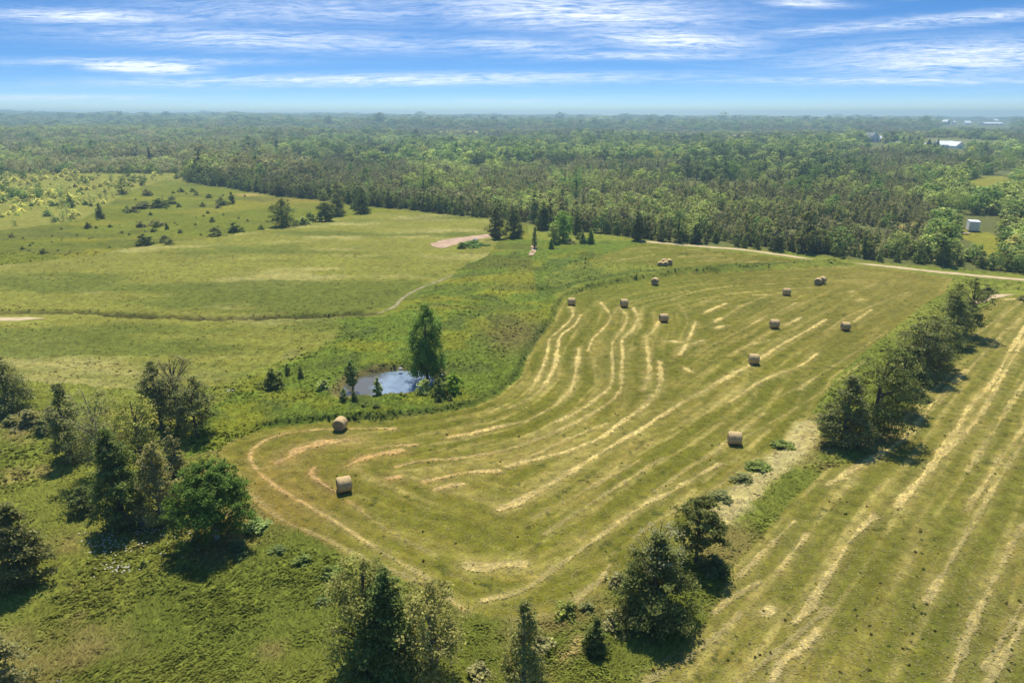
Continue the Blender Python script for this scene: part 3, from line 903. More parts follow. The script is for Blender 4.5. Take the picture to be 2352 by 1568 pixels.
def profile(kind, tt):
    """crown radius as a fraction of the half width at height fraction tt of the crown"""
    if kind == 'cedar':
        return np.clip(tt * 5 + .45, 0, 1) * (1 - tt) ** .62 * 1.08
    if kind == 'cone':
        return np.clip(tt * 7 + .4, 0, 1) * (1 - tt) ** .95 * 1.05
    if kind == 'round':
        return np.sqrt(np.clip(1 - (2 * tt - 1.0) ** 2, 0, 1)) ** .8
    if kind == 'oak':
        return np.clip(np.sqrt(np.clip(1 - (1.25 * tt - .3) ** 2, 0, 1)), 0, 1)
    if kind == 'column':
        return np.clip(tt * 5 + .55, 0, 1) * (1 - tt ** 5) ** .6 * (.88 + .12 * np.cos(tt * 3))
    if kind == 'shrub':
        return np.sqrt(np.clip(1 - tt ** 2, 0, 1))
    return 1 - tt


def crown(rs, kind, H, Wd, z0, ncl, per, card, csize, sparse=0.0, lean=(0, 0), flat=.55, open_=0.0, lobes=3):
    """leaf cards in clumps spread through the crown's volume; returns verts, quads, shade, clump centres"""
    ch = H - z0
    ph = rs.rand(4) * 6.28
    cen, crad, csh = [], [], []
    tries = 0
    while len(cen) < ncl and tries < ncl * 30:
        tries += 1
        tt = rs.rand()
        r = profile(kind, np.array(tt)) * Wd / 2
        if rs.rand() > (r / (Wd / 2)) ** 1.1 + .10:
            continue
        an = rs.rand() * 6.283
        lob = 1 + .16 * math.sin(lobes * an + ph[0] + tt * 5) + .12 * math.sin(5 * an + ph[1] - tt * 9) + .10 * math.sin(tt * 17 + ph[2] + an)
        if open_ and math.sin(an * 2 + ph[3] + tt * 11) > 1 - open_ * 1.6:
            continue
        rr = r * lob * (rs.rand() ** .42)
        c = np.array([rr * math.cos(an) + lean[0] * tt, rr * math.sin(an) + lean[1] * tt, z0 + tt * ch])
        cen.append(c)
        crad.append(csize * Wd * (.65 + .7 * rs.rand()) * (1.0 if tt < .8 else .7))
        csh.append(.72 + .5 * rs.rand() + (.22 if rs.rand() > .85 else 0))
    cen = np.array(cen); crad = np.array(crad); csh = np.array(csh)
    n = len(cen)
    k = np.repeat(np.arange(n), per)
    if sparse:
        k = k[rs.rand(len(k)) > sparse]
    off = rs.normal(0, .5, (len(k), 3)) * crad[k][:, None]
    off[:, 2] *= flat
    pc_ = cen[k] + off
    pc_[:, 2] = np.maximum(pc_[:, 2], .05)
    s = card * (.6 + .8 * rs.rand(len(k)))
    outw = pc_ - np.array([lean[0] * .5, lean[1] * .5, z0 + ch * .35])
    outw /= np.linalg.norm(outw, axis=1)[:, None] + 1e-6
    nrm_ = outw * .55 + rs.normal(0, .5, (len(k), 3)) + np.array([0, 0, .75])
    nrm_ /= np.linalg.norm(nrm_, axis=1)[:, None]
    a = np.cross(nrm_, rs.normal(0, 1, (len(k), 3)))
    a /= np.linalg.norm(a, axis=1)[:, None] + 1e-6
    b = np.cross(nrm_, a)
    j = rs.uniform(.6, 1.25, (4, len(k)))
    V = np.stack([pc_ + a * (s * j[0])[:, None], pc_ + b * (s * .62 * j[1])[:, None], pc_ - a * (s * j[2])[:, None], pc_ - b * (s * .62 * j[3])[:, None]], 1).reshape(-1, 3)
    q = np.arange(len(V)).reshape(-1, 4)
    sh = np.repeat(csh[k] * (.8 + .4 * rs.rand(len(k))), 4)
    return V, q, sh, cen


def trunk(rs, H, r, z0, cen, lean=(0, 0), nl=8, top=.9, sides=7, limb=.45):
    """tapered bole with limbs that reach towards the clumps"""
    Vs, Fs, o = [], [], 0
    tp = np.array([lean[0] * top, lean[1] * top, H * top])
    bend = (rs.uniform(-.04, .04) * H, rs.uniform(-.04, .04) * H, 0)

    def add(v_, f_):
        nonlocal o
        Vs.append(v_); Fs.append(f_ + o); o += len(v_)
    add(*tube((0, 0, -.5), tp, r, r * .15, sides, bend, 7))
    if len(cen):
        pick = rs.choice(len(cen), min(nl, len(cen)), replace=False)
        for c in cen[pick]:
            f = min(max((c[2] * .72) / (H * top), .12), .95)
            st = np.array([0, 0, -.5]) + (tp - np.array([0, 0, -.5])) * f + np.array(bend) * math.sin(math.pi * f)
            add(*tube(st, c, r * limb * (1 - f * .6), r * .07, 4, (0, 0, rs.uniform(-.05, .08) * H * .5), 3))
    return np.vstack(Vs), np.vstack(Fs)


TINTS = dict(dark=(.058, .074, .034), cedar=(.094, .104, .056), olive=(.118, .118, .070), grey=(.148, .150, .112), brown=(.112, .112, .082),
             green=(.078, .116, .050), bright=(.115, .165, .038), lime=(.24, .24, .06), light=(.160, .190, .088), blue=(.056, .078, .046),
             pale=(.23, .23, .12), maple=(.050, .084, .024), poplar=(.055, .090, .034))


def near_tree(name, label, cat, kind, bx, by, ty, wpx, tint, seed, z0=.12, ncl=150, per=34, card=.12, csize=.13, lean=0.0, sparse=0.0,
              open_=0.0, nl=10, bark=None, trunk_r=None, group=None, flat=.55, lobes=3, top=.9, limb=.45, leanpx=0):
    """base pixel, top pixel and width in pixels give position and size"""
    rs = np.random.RandomState(seed)
    x, y = G(bx, by)
    x, y = float(x), float(y)
    _, _, d = to_px(x, y)
    # height so that the top projects at ty
    c, s = math.cos(PITCH), math.sin(PITCH)
    k = (784 - ty) / F
    # (y*s + zr*c) = k*(y*c - zr*s)
    zr = (k * y * c - y * s) / (c + k * s)
    H = zr + CAM_H
    Wd = wpx * d / F
    ln = (leanpx * d / F, lean)
    per, card = int(per * 1.7), card * .76
    ncl, csize, nl = int(ncl * .88), csize * .84, int(nl * 1.5)
    if kind in ('cedar', 'oak') and not open_:
        open_ = .12
    V, q, sh, cen = crown(rs, kind, H, Wd, z0 * H, ncl, per, card, csize, sparse, ln, flat, open_, lobes)
    root = empty(name, (x, y, .1))
    tag(root, label, cat, group)
    co = link("crown", mesh_np(name + "_crown", V, [q], M_LEAF, attrs=dict(shade=sh)), root)
    co['tint'] = [float(v_) for v_ in (TINTS[tint] if isinstance(tint, str) else tint)]
    tv, tf = trunk(rs, H, trunk_r or (.028 * H + .05), z0 * H, cen, ln, nl, top, limb=limb)
    link("trunk", mesh_np(name + "_trunk", tv, [tf], bark or M_BARK, smooth=True), root)
    return root


NT_ = near_tree
# left cluster
NT_("maple_tree", "round leafy bright green tree with bare grey trunk at the corner of the hay field", "tree", 'oak', 500, 1248, 1072, 172, 'maple', 11,
    z0=.25, ncl=360, per=44, card=.14, csize=.085, open_=.01, bark=M_PALEBARK, trunk_r=.26, flat=.75, nl=14)
NT_("cedar_tree", "tall dark cedar with visible trunk behind the cluster, pointed crown", "tree", 'cedar', 372, 988, 834, 98, 'cedar', 12, z0=.18, ncl=190, card=.15, csize=.12, trunk_r=.22, open_=.25)
NT_("thin_tree", "thin see-through olive tree standing between two dark cedars", "tree", 'round', 415, 985, 822, 112, 'olive', 13, z0=.2, ncl=190, per=26, card=.12, sparse=.15, open_=.35, nl=26, top=.97)
NT_("cedar_tree", "dark cedar on a bare stem casting an oval shadow near the hay field tip", "tree", 'oak', 453, 1006, 866, 92, 'cedar', 14, z0=.2, ncl=180, card=.14, csize=.12, trunk_r=.18)
NT_("cedar_tree", "dense dark cedar with blackish skirt beside the small juniper bushes", "tree", 'cedar', 168, 1062, 882, 92, 'cedar', 15, z0=.03, ncl=200, card=.14)
NT_("leaning_tree", "grey half bare leaning tree with trunk showing in the cluster", "tree", 'round', 258, 1100, 895, 128, (.135, .14, .075), 16, z0=.10, ncl=250, per=24, card=.12, sparse=.2, open_=.3, nl=34, leanpx=-28, bark=M_PALEBARK, top=.98, trunk_r=.17)
NT_("cedar_tree", "large blackish cedar above the hidden boulders", "tree", 'cedar', 286, 1212, 985, 118, (.066, .088, .036), 17, z0=.03, ncl=330, per=38, card=.13, csize=.11)
NT_("grey_tree", "brownish grey tree crowding behind the round green tree", "tree", 'cedar', 374, 1198, 1018, 112, (.125, .122, .065), 18, z0=.04, ncl=300, per=28, card=.12, sparse=.1, open_=.2, nl=24, bark=M_PALEBARK)
NT_("olive_tree", "yellowish olive tree in the middle of the cluster", "tree", 'round', 330, 1088, 905, 96, (.155, .165, .06), 19, z0=.12, ncl=220, per=24, card=.12, sparse=.2, open_=.2, nl=20)
NT_("young_cedar", "young olive cedar between the cluster and the round green tree", "tree", 'cone', 405, 1100, 985, 62, 'olive', 20, z0=.05, ncl=110, card=.12)
NT_("cedar_tree", "dark spreading cedar cut by the picture edge above the juniper bushes", "tree", 'cedar', 22, 948, 822, 125, 'cedar', 21, z0=.04, ncl=230, card=.15)
NT_("cedar_tree", "dark bushy cedar on short trunk with black shadow in the open grass", "tree", 'cedar', 54, 1348, 1160, 142, (.085, .09, .045), 22, z0=.10, ncl=300, per=36, card=.14, csize=.11)
NT_("cedar_tree", "cedar top in the lower corner of the rough grass", "tree", 'cedar', 5, 1640, 1432, 150, 'olive', 23, z0=.05, ncl=240, card=.13)
NT_("fallen_cedar", "low dark cedar bough lying in the grass near the cluster", "tree", 'shrub', 195, 1183, 1124, 74, 'dark', 24, z0=.0, ncl=80, card=.13, csize=.13)
# bottom cluster
NT_("thin_cedar", "thin olive cedar with dead grey top in the front cluster", "tree", 'round', 850, 1550, 1288, 168, (.115, .122, .05), 25, z0=.06, ncl=360, per=26, card=.12, sparse=.12, open_=.2, nl=26, lobes=2)
NT_("cedar_tree", "very dark pointed cedar in the front cluster", "tree", 'cedar', 898, 1590, 1312, 172, (.060, .082, .034), 26, z0=.02, ncl=500, open_=.05, per=36, card=.12, csize=.10)
NT_("bare_tree", "half bare grey tree with forked trunk showing in the front cluster", "tree", 'round', 988, 1590, 1348, 172, (.125, .125, .055), 27, z0=.12, ncl=290, per=26, card=.12, sparse=.15, open_=.28, nl=40, bark=M_PALEBARK, trunk_r=.18, top=.95)
NT_("thin_tree", "slender sparse grey tree standing apart between front cluster and rounded cedar", "tree", 'cedar', 1206, 1590, 1385, 104, (.115, .12, .055), 28, z0=.08, ncl=230, per=26, card=.11, sparse=.3, open_=.35, nl=30, bark=M_PALEBARK, trunk_r=.14, top=.98)
NT_("cedar_tree", "wide rounded dark cedar with thin grey top between the two hay fields", "tree", 'cedar', 1500, 1428, 1232, 192, (.070, .082, .036), 29, z0=.02, ncl=430, per=38, card=.13, csize=.085, lobes=4)
NT_("dead_top_tree", "thin grey half bare tree rising out of the wide rounded cedar", "tree", 'round', 1505, 1405, 1202, 120, 'grey', 30, z0=.45, ncl=100, per=18, card=.10, sparse=.35, open_=.3, nl=40, top=1.0, trunk_r=.16)
NT_("cedar_tree", "dark flat-topped cedar on a bare trunk above the wide rounded cedar", "tree", 'oak', 1600, 1295, 1150, 108, (.070, .080, .034), 31, z0=.36, ncl=220, per=30, card=.13, csize=.11, trunk_r=.17)
NT_("young_cedar", "small dark pointed cedar alone in the tall grass", "tree", 'cone', 1366, 1508, 1418, 62, (.06, .075, .03), 32, z0=.03, ncl=120, card=.10)
# hedgerow
HG = "cedars of the hedgerow between the hay fields"
for i, (bx, by, ty, w, tn, lb, kd, op) in enumerate([
    (1935, 1022, 868, 116, 'cedar', "lowest hedgerow cedar, broad and grey-green, beside the dry grass", 'cedar', 0),
    (2012, 1000, 800, 150, (.072, .086, .036), "tallest dark hedgerow cedar with ragged flat top", 'oak', .2),
    (2058, 945, 795, 104, (.115, .125, .062), "pale grey-green hedgerow cedar behind the tallest one", 'cedar', .1),
    (2106, 868, 736, 112, 'cedar', "bushy dark hedgerow cedar in the middle of the row", 'oak', 0),
    (2140, 848, 728, 104, (.105, .118, .056), "round olive hedgerow cedar with shadow at its foot", 'oak', .1),
    (2178, 790, 672, 92, (.098, .112, .058), "smooth grey-green hedgerow cedar next to the ragged end tree", 'cedar', 0),
    (2215, 770, 642, 86, (.080, .092, .042), "ragged open hedgerow cedar at the track end of the row", 'round', .45),
    (2085, 905, 800, 70, 'dark', "low dark cedar filling the gap in the hedgerow", 'cedar', 0)]):
    NT_("hedgerow_cedar", lb, "tree", kd, bx, by, ty, w, tn, 40 + i, z0=.08 if kd != 'round' else .15, ncl=260 if not op else 190, per=32, card=.17, csize=.11, group=HG, open_=op, nl=14)
# pond trees
NT_("poplar_tree", "tall dark columnar poplar at the water's edge of the pond", "tree", 'column', 982, 868, 698, 82, (.072, .118, .038), 60, z0=.03, ncl=300, per=36, card=.17, csize=.13, trunk_r=.25, lobes=4, open_=.22, flat=1.6)
NT_("willow_tree", "small upright green tree on the far bank corner of the pond", "tree", 'round', 810, 893, 830, 30, 'green', 61, z0=.05, ncl=70, card=.14)
NT_("young_willow", "small pale green tree standing before the pond water", "tree", 'cone', 868, 911, 868, 26, 'light', 62, z0=.03, ncl=60, card=.13)
# pasture trees
for i, (bx, by, ty, w, tn, lb, kd) in enumerate([
    (283, 447, 405, 29, 'dark', "lone dark oval cedar among pale scrub in the far pasture", 'oak'),
    (650, 522, 458, 56, 'dark', "broad dark rounded cedar at the top edge of the meadow", 'oak'),
    (748, 510, 466, 36, 'dark', "small umbrella-shaped dark tree on a stem above the meadow", 'oak'),
    (775, 498, 441, 42, 'cedar', "taller dark cedar behind the umbrella-shaped one", 'cedar'),
    (832, 492, 432, 40, 'dark', "dark cedar between the meadow and the wood edge", 'cedar'),
    (1140, 550, 474, 46, (.07, .075, .045), "pair-forming greyish cedar next to the sand patch", 'cedar'),
    (1180, 548, 474, 46, (.065, .078, .042), "twin cedar on the far side of the sand patch pair", 'cedar'),
    (1248, 530, 462, 42, 'dark', "blackish spruce before the wood next to the light green tree", 'cone'),
    (1325, 540, 484, 30, 'dark', "narrow blackish cedar behind the light green tree", 'cone'),
    (1292, 556, 486, 46, (.115, .175, .055), "light green leafy tree at the head of the green valley", 'round'),
    (1272, 562, 515, 26, 'light', "yellow-green willow leaning in front of the light green tree", 'round'),
    (1464, 552, 486, 32, 'dark', "dark ivy-clad tree at the start of the dirt track", 'column'),
    (1338, 562, 530, 18, 'light', "first small light green sapling beside the mown wedge", 'cone'),
    (1356, 562, 524, 20, 'bright', "second small green sapling beside the mown wedge", 'cone'),
    (1266, 574, 548, 12, 'bright', "tiny cone-shaped sapling by the short sand path", 'cone'),
    (1228, 573, 520, 12, 'pale', "thin pale tree stem at the short sand path", 'column'),
]):
    NT_("pasture_tree", lb, "tree", kd, bx, by, ty, w, tn, 70 + i, z0=.12 if 'stem' in lb else .04, ncl=150, per=24, card=.27 if w > 30 else .16, csize=.14)


EMG = []
for i, (bx, by, h, w, tn, kd, lb) in enumerate([
    (573, 356, 38, 40, 'blue', 'round', "big dark round tree standing out of the grey hardwood wood"), (637, 352, 26, 20, 'blue', 'cone', "dark pointed tree beyond the big round one in the hardwoods"),
    (685, 362, 24, 32, 'blue', 'round', "dark broad tree at the hardwood edge of the brown thicket"), (345, 372, 34, 12, 'dark', 'cone', "thin dark spruce spire in the grey hardwoods"),
    (975, 445, 66, 34, (.15, .19, .08), 'column', "tall pale green poplar rising from the brown thicket"), (1322, 458, 66, 26, (.075, .125, .05), 'column', "tall dark-sided poplar rising mid wood"),
    (1095, 384, 32, 38, 'blue', 'round', "large dark oak in the green belt, on the thicket side"), (1130, 386, 24, 22, 'green', 'round', "smaller green tree joined to the large dark oak"),
    (1285, 382, 30, 52, 'blue', 'round', "widest dark tree of the green belt"), (1214, 374, 32, 26, 'green', 'round', "upright green tree in the middle of the green belt"),
    (975, 362, 24, 30, (.17, .18, .06), 'round', "yellowish round tree in the green belt"), (1508, 366, 18, 30, (.20, .21, .06), 'round', "lime green round tree under the pale far field"),
    (1600, 414, 54, 40, 'blue', 'column', "largest dark poplar of the row amid the cedar wood"), (1578, 412, 46, 24, 'blue', 'column', "slim dark poplar touching the largest one"),
    (1636, 412, 44, 22, 'green', 'column', "slim green poplar past the largest one"), (1684, 416, 42, 34, (.10, .15, .06), 'round', "leafy green tree mid row amid the cedars"),
    (1728, 416, 42, 36, (.13, .17, .06), 'round', "round light-topped tree in the row amid the cedars"), (1752, 402, 38, 22, 'blue', 'cone', "dark pointed tree behind the light-topped one"),
    (1870, 424, 44, 30, (.10, .15, .06), 'round', "last leafy tree of the row amid the cedars"), (1932, 420, 17, 24, 'dark', 'round', "small isolated blackish tree in the cedar wood"),
    (2218, 384, 26, 44, 'blue', 'round', "dark half of the big leafy clump beyond the glade"), (2262, 386, 24, 40, 'green', 'round', "middle tree of the big leafy clump"),
    (2308, 392, 38, 58, (.11, .15, .05), 'round', "broadest tree of the leafy clump near the picture edge"), (2125, 384, 12, 18, 'dark', 'round', "lone dark blob tree short of the leafy clump"),
    (2205, 492, 44, 60, (.13, .17, .07), 'round', "wide light green tree behind the white trailer"), (2160, 486, 40, 40, (.12, .155, .065), 'round', "light green tree next to the wide one by the trailer"),
    (1075, 321, 14, 15, 'dark', 'round', "dark tree beside the far pale field strip"), (955, 318, 14, 14, 'dark', 'round', "dark tree at the near end of the far pale strip"),
    (2045, 338, 26, 34, 'dark', 'oak', "dark spreading tree beside the grey gabled house"), (2072, 338, 20, 8, 'dark', 'cone', "first cypress past the gabled house"),
    (2086, 338, 20, 9, 'dark', 'cone', "second cypress past the gabled house"), (2106, 342, 20, 14, 'dark', 'cone', "third and widest cypress past the gabled house"),
    (2132, 342, 17, 12, 'dark', 'cone', "cypress midway to the shining long building"), (2152, 342, 18, 8, 'dark', 'cone', "cypress at the end of the shining long building"),
    (76, 276, 20, 18, 'blue', 'round', "round treetop bump on the far skyline"), (165, 274, 15, 30, 'green', 'round', "broad low treetop bump on the far skyline"),
]):
    x, y = [float(v_) for v_ in G(bx, by)]
    d_ = to_px(x, y)[2]
    rs_ = np.random.RandomState(900 + i)
    hh = h * d_ / F * 1.12
    V, q, sh, cen = crown(rs_, kd, hh, w * d_ / F, .08 * hh, 90, 22, max(.22, 1.1 * d_ / F), .15)
    root = tag(empty("emergent_tree", (x, y, float(zat(x, y)[0])), 0), lb, "tree")
    co = link("crown", mesh_np("emergent_crown", V, [q], M_LEAF, attrs=dict(shade=sh)), root)
    co['tint'] = [float(v_) * (.62 if isinstance(tn, str) else .9) for v_ in (TINTS[tn] if isinstance(tn, str) else tn)]
    EMG.append((bx, by, w, h))
    tv, tf = trunk(rs_, hh, .02 * hh, .1 * hh, cen, (0, 0), 4)
    link("trunk", mesh_np("emergent_trunk", tv, [tf], M_BARK), root)

# shrubs ------------------------------------------------------------
def shrub_mesh(seed, kind='shrub', n=60, per=16, card=.12):
    rs = np.random.RandomState(seed)
    V, q, sh, _ = crown(rs, kind, 1.0, 1.0, 0.0, n, per, card, .16)
    return mesh_np("shrub", V, [q], M_LEAF, attrs=dict(shade=sh))


SHRUBS = [shrub_mesh(200 + i, 'shrub' if i % 2 == 0 else 'cedar', 56, 15, .085) for i in range(4)]


def pxsize(x, y, npx):
    return npx * to_px(x, y)[2] / F


def put_shrub(bx, by, w, h, tn, label, name="shrub", i=0, cat="shrub", group=None):
    tv_ = {'green': (.078, .102, .038), 'blue': (.060, .082, .040)}.get(tn, tn) if isinstance(tn, str) else tn
    x, y = [float(v_) for v_ in G(bx, by)]
    ww = pxsize(x, y, w)
    hh = pxsize(x, y, h) * 1.02
    o = link(name, SHRUBS[(i % 2) * 2 + (1 if tn in ('dark', 'cedar') and h > w * .9 else 0)], None, (x, y, .05), i * 1.3, (ww, ww, hh))
    o['tint'] = [float(v_) for v_ in (TINTS[tv_] if isinstance(tv_, str) else tv_)]
    return tag(o, label, cat, group)


for i, (bx, by, w, h, tn, lb) in enumerate([
    (66, 985, 60, 44, 'olive', "largest of the olive juniper bushes by the edge cedar"), (102, 1003, 46, 42, 'cedar', "dark juniper bush nearest the dense cedar"),
    (28, 984, 34, 30, 'cedar', "small dark juniper bush below the edge cedar"), (120, 975, 40, 42, 'olive', "juniper bush touching the dense cedar"),
    (630, 893, 50, 46, (.085, .10, .04), "dark spiky bush in the grass short of the pond"), (662, 866, 16, 32, 'dark', "small upright conifer beyond the spiky bush"),
    (692, 872, 16, 32, 'cedar', "small upright conifer next to the pond meadow"), (745, 898, 34, 26, 'light', "pale bush at the pond's outer bank"),
    (1012, 915, 40, 46, 'green', "green bush at the pond outlet"), (1040, 908, 44, 48, (.09, .135, .03), "broad bright bush next to the pond outlet"),
    (975, 905, 34, 34, 'light', "round pale bush at the water's corner"), (1008, 930, 22, 24, 'dark', "dark stump-like bush below the pond outlet"),
    (1034, 928, 20, 22, 'dark', "second dark stump-like bush below the pond outlet"), (790, 925, 18, 32, 'green', "reedy dark clump at the near pond corner"),
    (814, 927, 20, 30, 'dark', "dark reedy clump beside the near pond corner"), (866, 948, 30, 24, 'green', "low bush on the near pond bank"),
    (840, 937, 22, 14, 'green', "flat green bush on the near pond bank"), (802, 862, 24, 26, 'cedar', "dark bush behind the pond willow"),
    (335, 566, 38, 26, 'dark', "dark rounded bush at the meadow's upper edge"), (378, 560, 26, 18, 'cedar', "two-humped dark bush beside the rounded bush"),
    (390, 563, 20, 12, 'cedar', "low end of the two-humped bush"), (497, 544, 34, 20, 'cedar', "dark twin bush at the meadow rim"),
    (541, 536, 32, 22, 'dark', "roundest of the meadow rim bushes"), (600, 530, 16, 12, 'green', "tiny bush left of the broad rounded cedar".replace("left of", "short of")),
    (695, 518, 36, 18, 'light', "pale bush beside the broad rounded cedar"), (714, 512, 28, 22, 'green', "green bush between rounded cedar and umbrella tree"),
    (232, 505, 20, 36, 'cedar', "narrow cedar bush amid pasture scrub"), (330, 480, 50, 16, 'cedar', "dark thicket in the far pasture"),
    (370, 478, 44, 20, 'green', "green thicket in the far pasture"), (395, 470, 26, 18, 'cedar', "end bush of the pasture thicket"),
    (305, 490, 30, 14, 'cedar', "low dark scrub before the pasture thicket"), (533, 470, 14, 28, 'dark', "small dark conifer in the far pasture"),
    (512, 473, 30, 14, 'green', "green bush by the small dark conifer"), (480, 457, 16, 10, 'dark', "small dark bush before the wood edge"),
    (416, 443, 14, 10, 'dark', "round bush by the pasture's yellow streak"), (443, 442, 12, 9, 'dark', "second round bush by the yellow streak"),
    (325, 524, 22, 14, 'olive', "brownish shrub mid pasture"), (362, 520, 36, 12, 'olive', "brownish shrub row mid pasture"),
    (384, 530, 10, 18, 'dark', "tiny dark conifer mid pasture"), (347, 497, 10, 10, 'dark', "dark dot bush mid pasture"),
    (1084, 566, 62, 11, (.06, .10, .04), "long green mound bush beside the sand patch"), (1060, 572, 20, 14, 'green', "small bush at the sand patch corner"),
    (1312, 562, 24, 14, 'pale', "pale bush at the head of the valley"), (1330, 552, 18, 16, 'green', "round dark bush at the valley head"),
    (1300, 1420, 60, 40, (.10, .115, .04), "dark green bush in the tall grass beside the field tip"), (1350, 1408, 40, 26, 'cedar', "low bush between field tip and rounded cedar"),
    (1245, 1500, 60, 40, 'olive', "olive bush beside the slender grey tree"), (1420, 1345, 50, 30, 'olive', "scruffy bush at the rounded cedar's shoulder"),
    (1640, 1312, 62, 34, 'dark', "dark bush at the foot of the flat-topped cedar"), (1415, 1440, 60, 34, 'olive', "olive bush against the rounded cedar"),
    (1797, 1026, 46, 12, 'green', "green weed bush at the hedgerow's low end"), 
    (1741, 1076, 52, 14, 'green', "green weed bush midway along the dry grass"), (1706, 1105, 46, 16, 'cedar', "darkest weed bush along the dry grass"),
     (1655, 1148, 50, 18, 'cedar', "dark weed bush at the lower end of the dry grass"),
(560, 1290, 36, 22, 'blue', "dark weed clump beyond the round green tree's shadow"),
    (700, 1300, 50, 26, 'green', "dark weed patch along the field edge"), (760, 1330, 54, 30, 'green', "large weed clump near the front cluster"),
    (740, 1395, 40, 22, 'blue', "bluish weed clump near the front cluster"), (640, 1280, 50, 24, 'blue', "bluish weed clump at the field edge"),
    (332, 1312, 20, 26, 'dark', "small dark sapling alone in rough grass"), (30, 1580, 70, 40, 'olive', "olive bush in the corner grass"),
    (590, 1222, 60, 30, (.11, .15, .07), "greyish weeds beside the round green tree"), (545, 1268, 50, 26, 'blue', "dark weeds under the round green tree"),
    (910, 1420, 60, 30, 'green', "green undergrowth behind the front cluster"), (1100, 1555, 60, 30, 'olive', "undergrowth between front cluster and slender tree"),
    (820, 1560, 90, 50, 'green', "undergrowth at the foot of the front cluster"), (2270, 672, 30, 12, 'cedar', "small dark bush by the gravel lane"),
    (2345, 690, 16, 10, 'cedar', "tiny bush where the lane meets the picture edge"),
]):
    put_shrub(bx, by, w, h, tn, lb, i=i)

rsb = np.random.RandomState(77)
nb = 0
seen_b = {}
while nb < 72:
    bx, by = rsb.uniform(5, 820), rsb.uniform(425, 600)
    if by < np.interp(bx, [0, 60, 190, 300, 380, 600, 830], [545, 540, 520, 462, 425, 458, 480]) or by > np.interp(bx, [0, 360, 640, 870], [606, 560, 522, 488]):
        continue
    if bx > 520 and rsb.rand() < .6:
        continue
    w = 5 + 11 * rsb.rand() ** 2
    tn = ['dark', 'cedar', 'green', 'olive', 'light'][rsb.randint(5)]
    LM = [(283, 447, "the lone oval cedar"), (350, 480, "the pasture thicket"), (335, 560, "the dark rounded meadow-edge bush"), (385, 560, "the two-humped bush"),
          (497, 542, "the dark twin bush"), (541, 536, "the roundest rim bush"), (533, 470, "the small pasture conifer"), (568, 449, "the bare soil scar"), (232, 505, "the narrow pasture bush"),
          (15, 575, "the picture edge"), (110, 535, "the outer scrub"), (362, 520, "the brownish shrub row"), (650, 522, "the broad rounded cedar"), (180, 560, "the meadow's outer rim"),
          (430, 445, "the yellow streak"), (425, 510, "mid pasture"), (255, 535, "the pasture's open slope"), (720, 470, "the umbrella-shaped tree")]
    lm = min(LM, key=lambda q: (q[0] - bx) ** 2 + (2 * (q[1] - by)) ** 2)[2]
    key = ("tiny" if w < 6 else "small" if w < 9 else "low", {'dark': 'blackish', 'cedar': 'dark', 'green': 'green', 'olive': 'olive', 'light': 'pale'}[tn], lm)
    seen_b[key] = seen_b.get(key, 0) + 1
    put_shrub(bx, by, w * 1.2, w, tn, "%s%s %s bush near %s" % (["", "", "second ", "third ", "fourth ", "fifth "][seen_b[key]], *key),
              name="pasture_bush", i=nb, group="scattered bushes of the open pasture")
    nb += 1

# ------------------------------------------------------------------ woods
PROTO = []


def forest_mesh(seed, kind):
    rs = np.random.RandomState(seed)
    if kind == 'cedar':
        V, q, sh, cen = crown(rs, rs.choice(['cedar', 'cone', 'cedar']), 1.0, .55, .05, 42, 9, .052, .17, open_=.1)
    elif kind == 'broad':
        V, q, sh, cen = crown(rs, rs.choice(['round', 'oak']), 1.0, .8, .14, 54, 10, .058, .15, open_=.1)
    else:
        V, q, sh, cen = crown(rs, 'round', 1.0, .62, .2, 30, 8, .045, .15, open_=.3, sparse=.25)
    tv, tf = trunk(rs, 1.0, .022, .1, cen, (0, 0), 5 if kind != 'thin' else 12, .9, 4)
    n = len(V)
    F4 = np.vstack([q, tf + n])
    mi = np.concatenate([np.zeros(len(q)), np.ones(len(tf))])
    return mesh_np(kind + "_tree", np.vstack([V, tv]), [F4], [M_LEAF, M_BARK if kind != 'thin' else M_PALEBARK], mi, dict(shade=np.concatenate([sh, np.ones(len(tv))])))


FM = {'cedar': [forest_mesh(300 + i, 'cedar') for i in range(6)], 'broad': [forest_mesh(320 + i, 'broad') for i in range(6)],
      'thin': [forest_mesh(340 + i, 'thin') for i in range(3)], 'bush': SHRUBS}
SC = 1.0


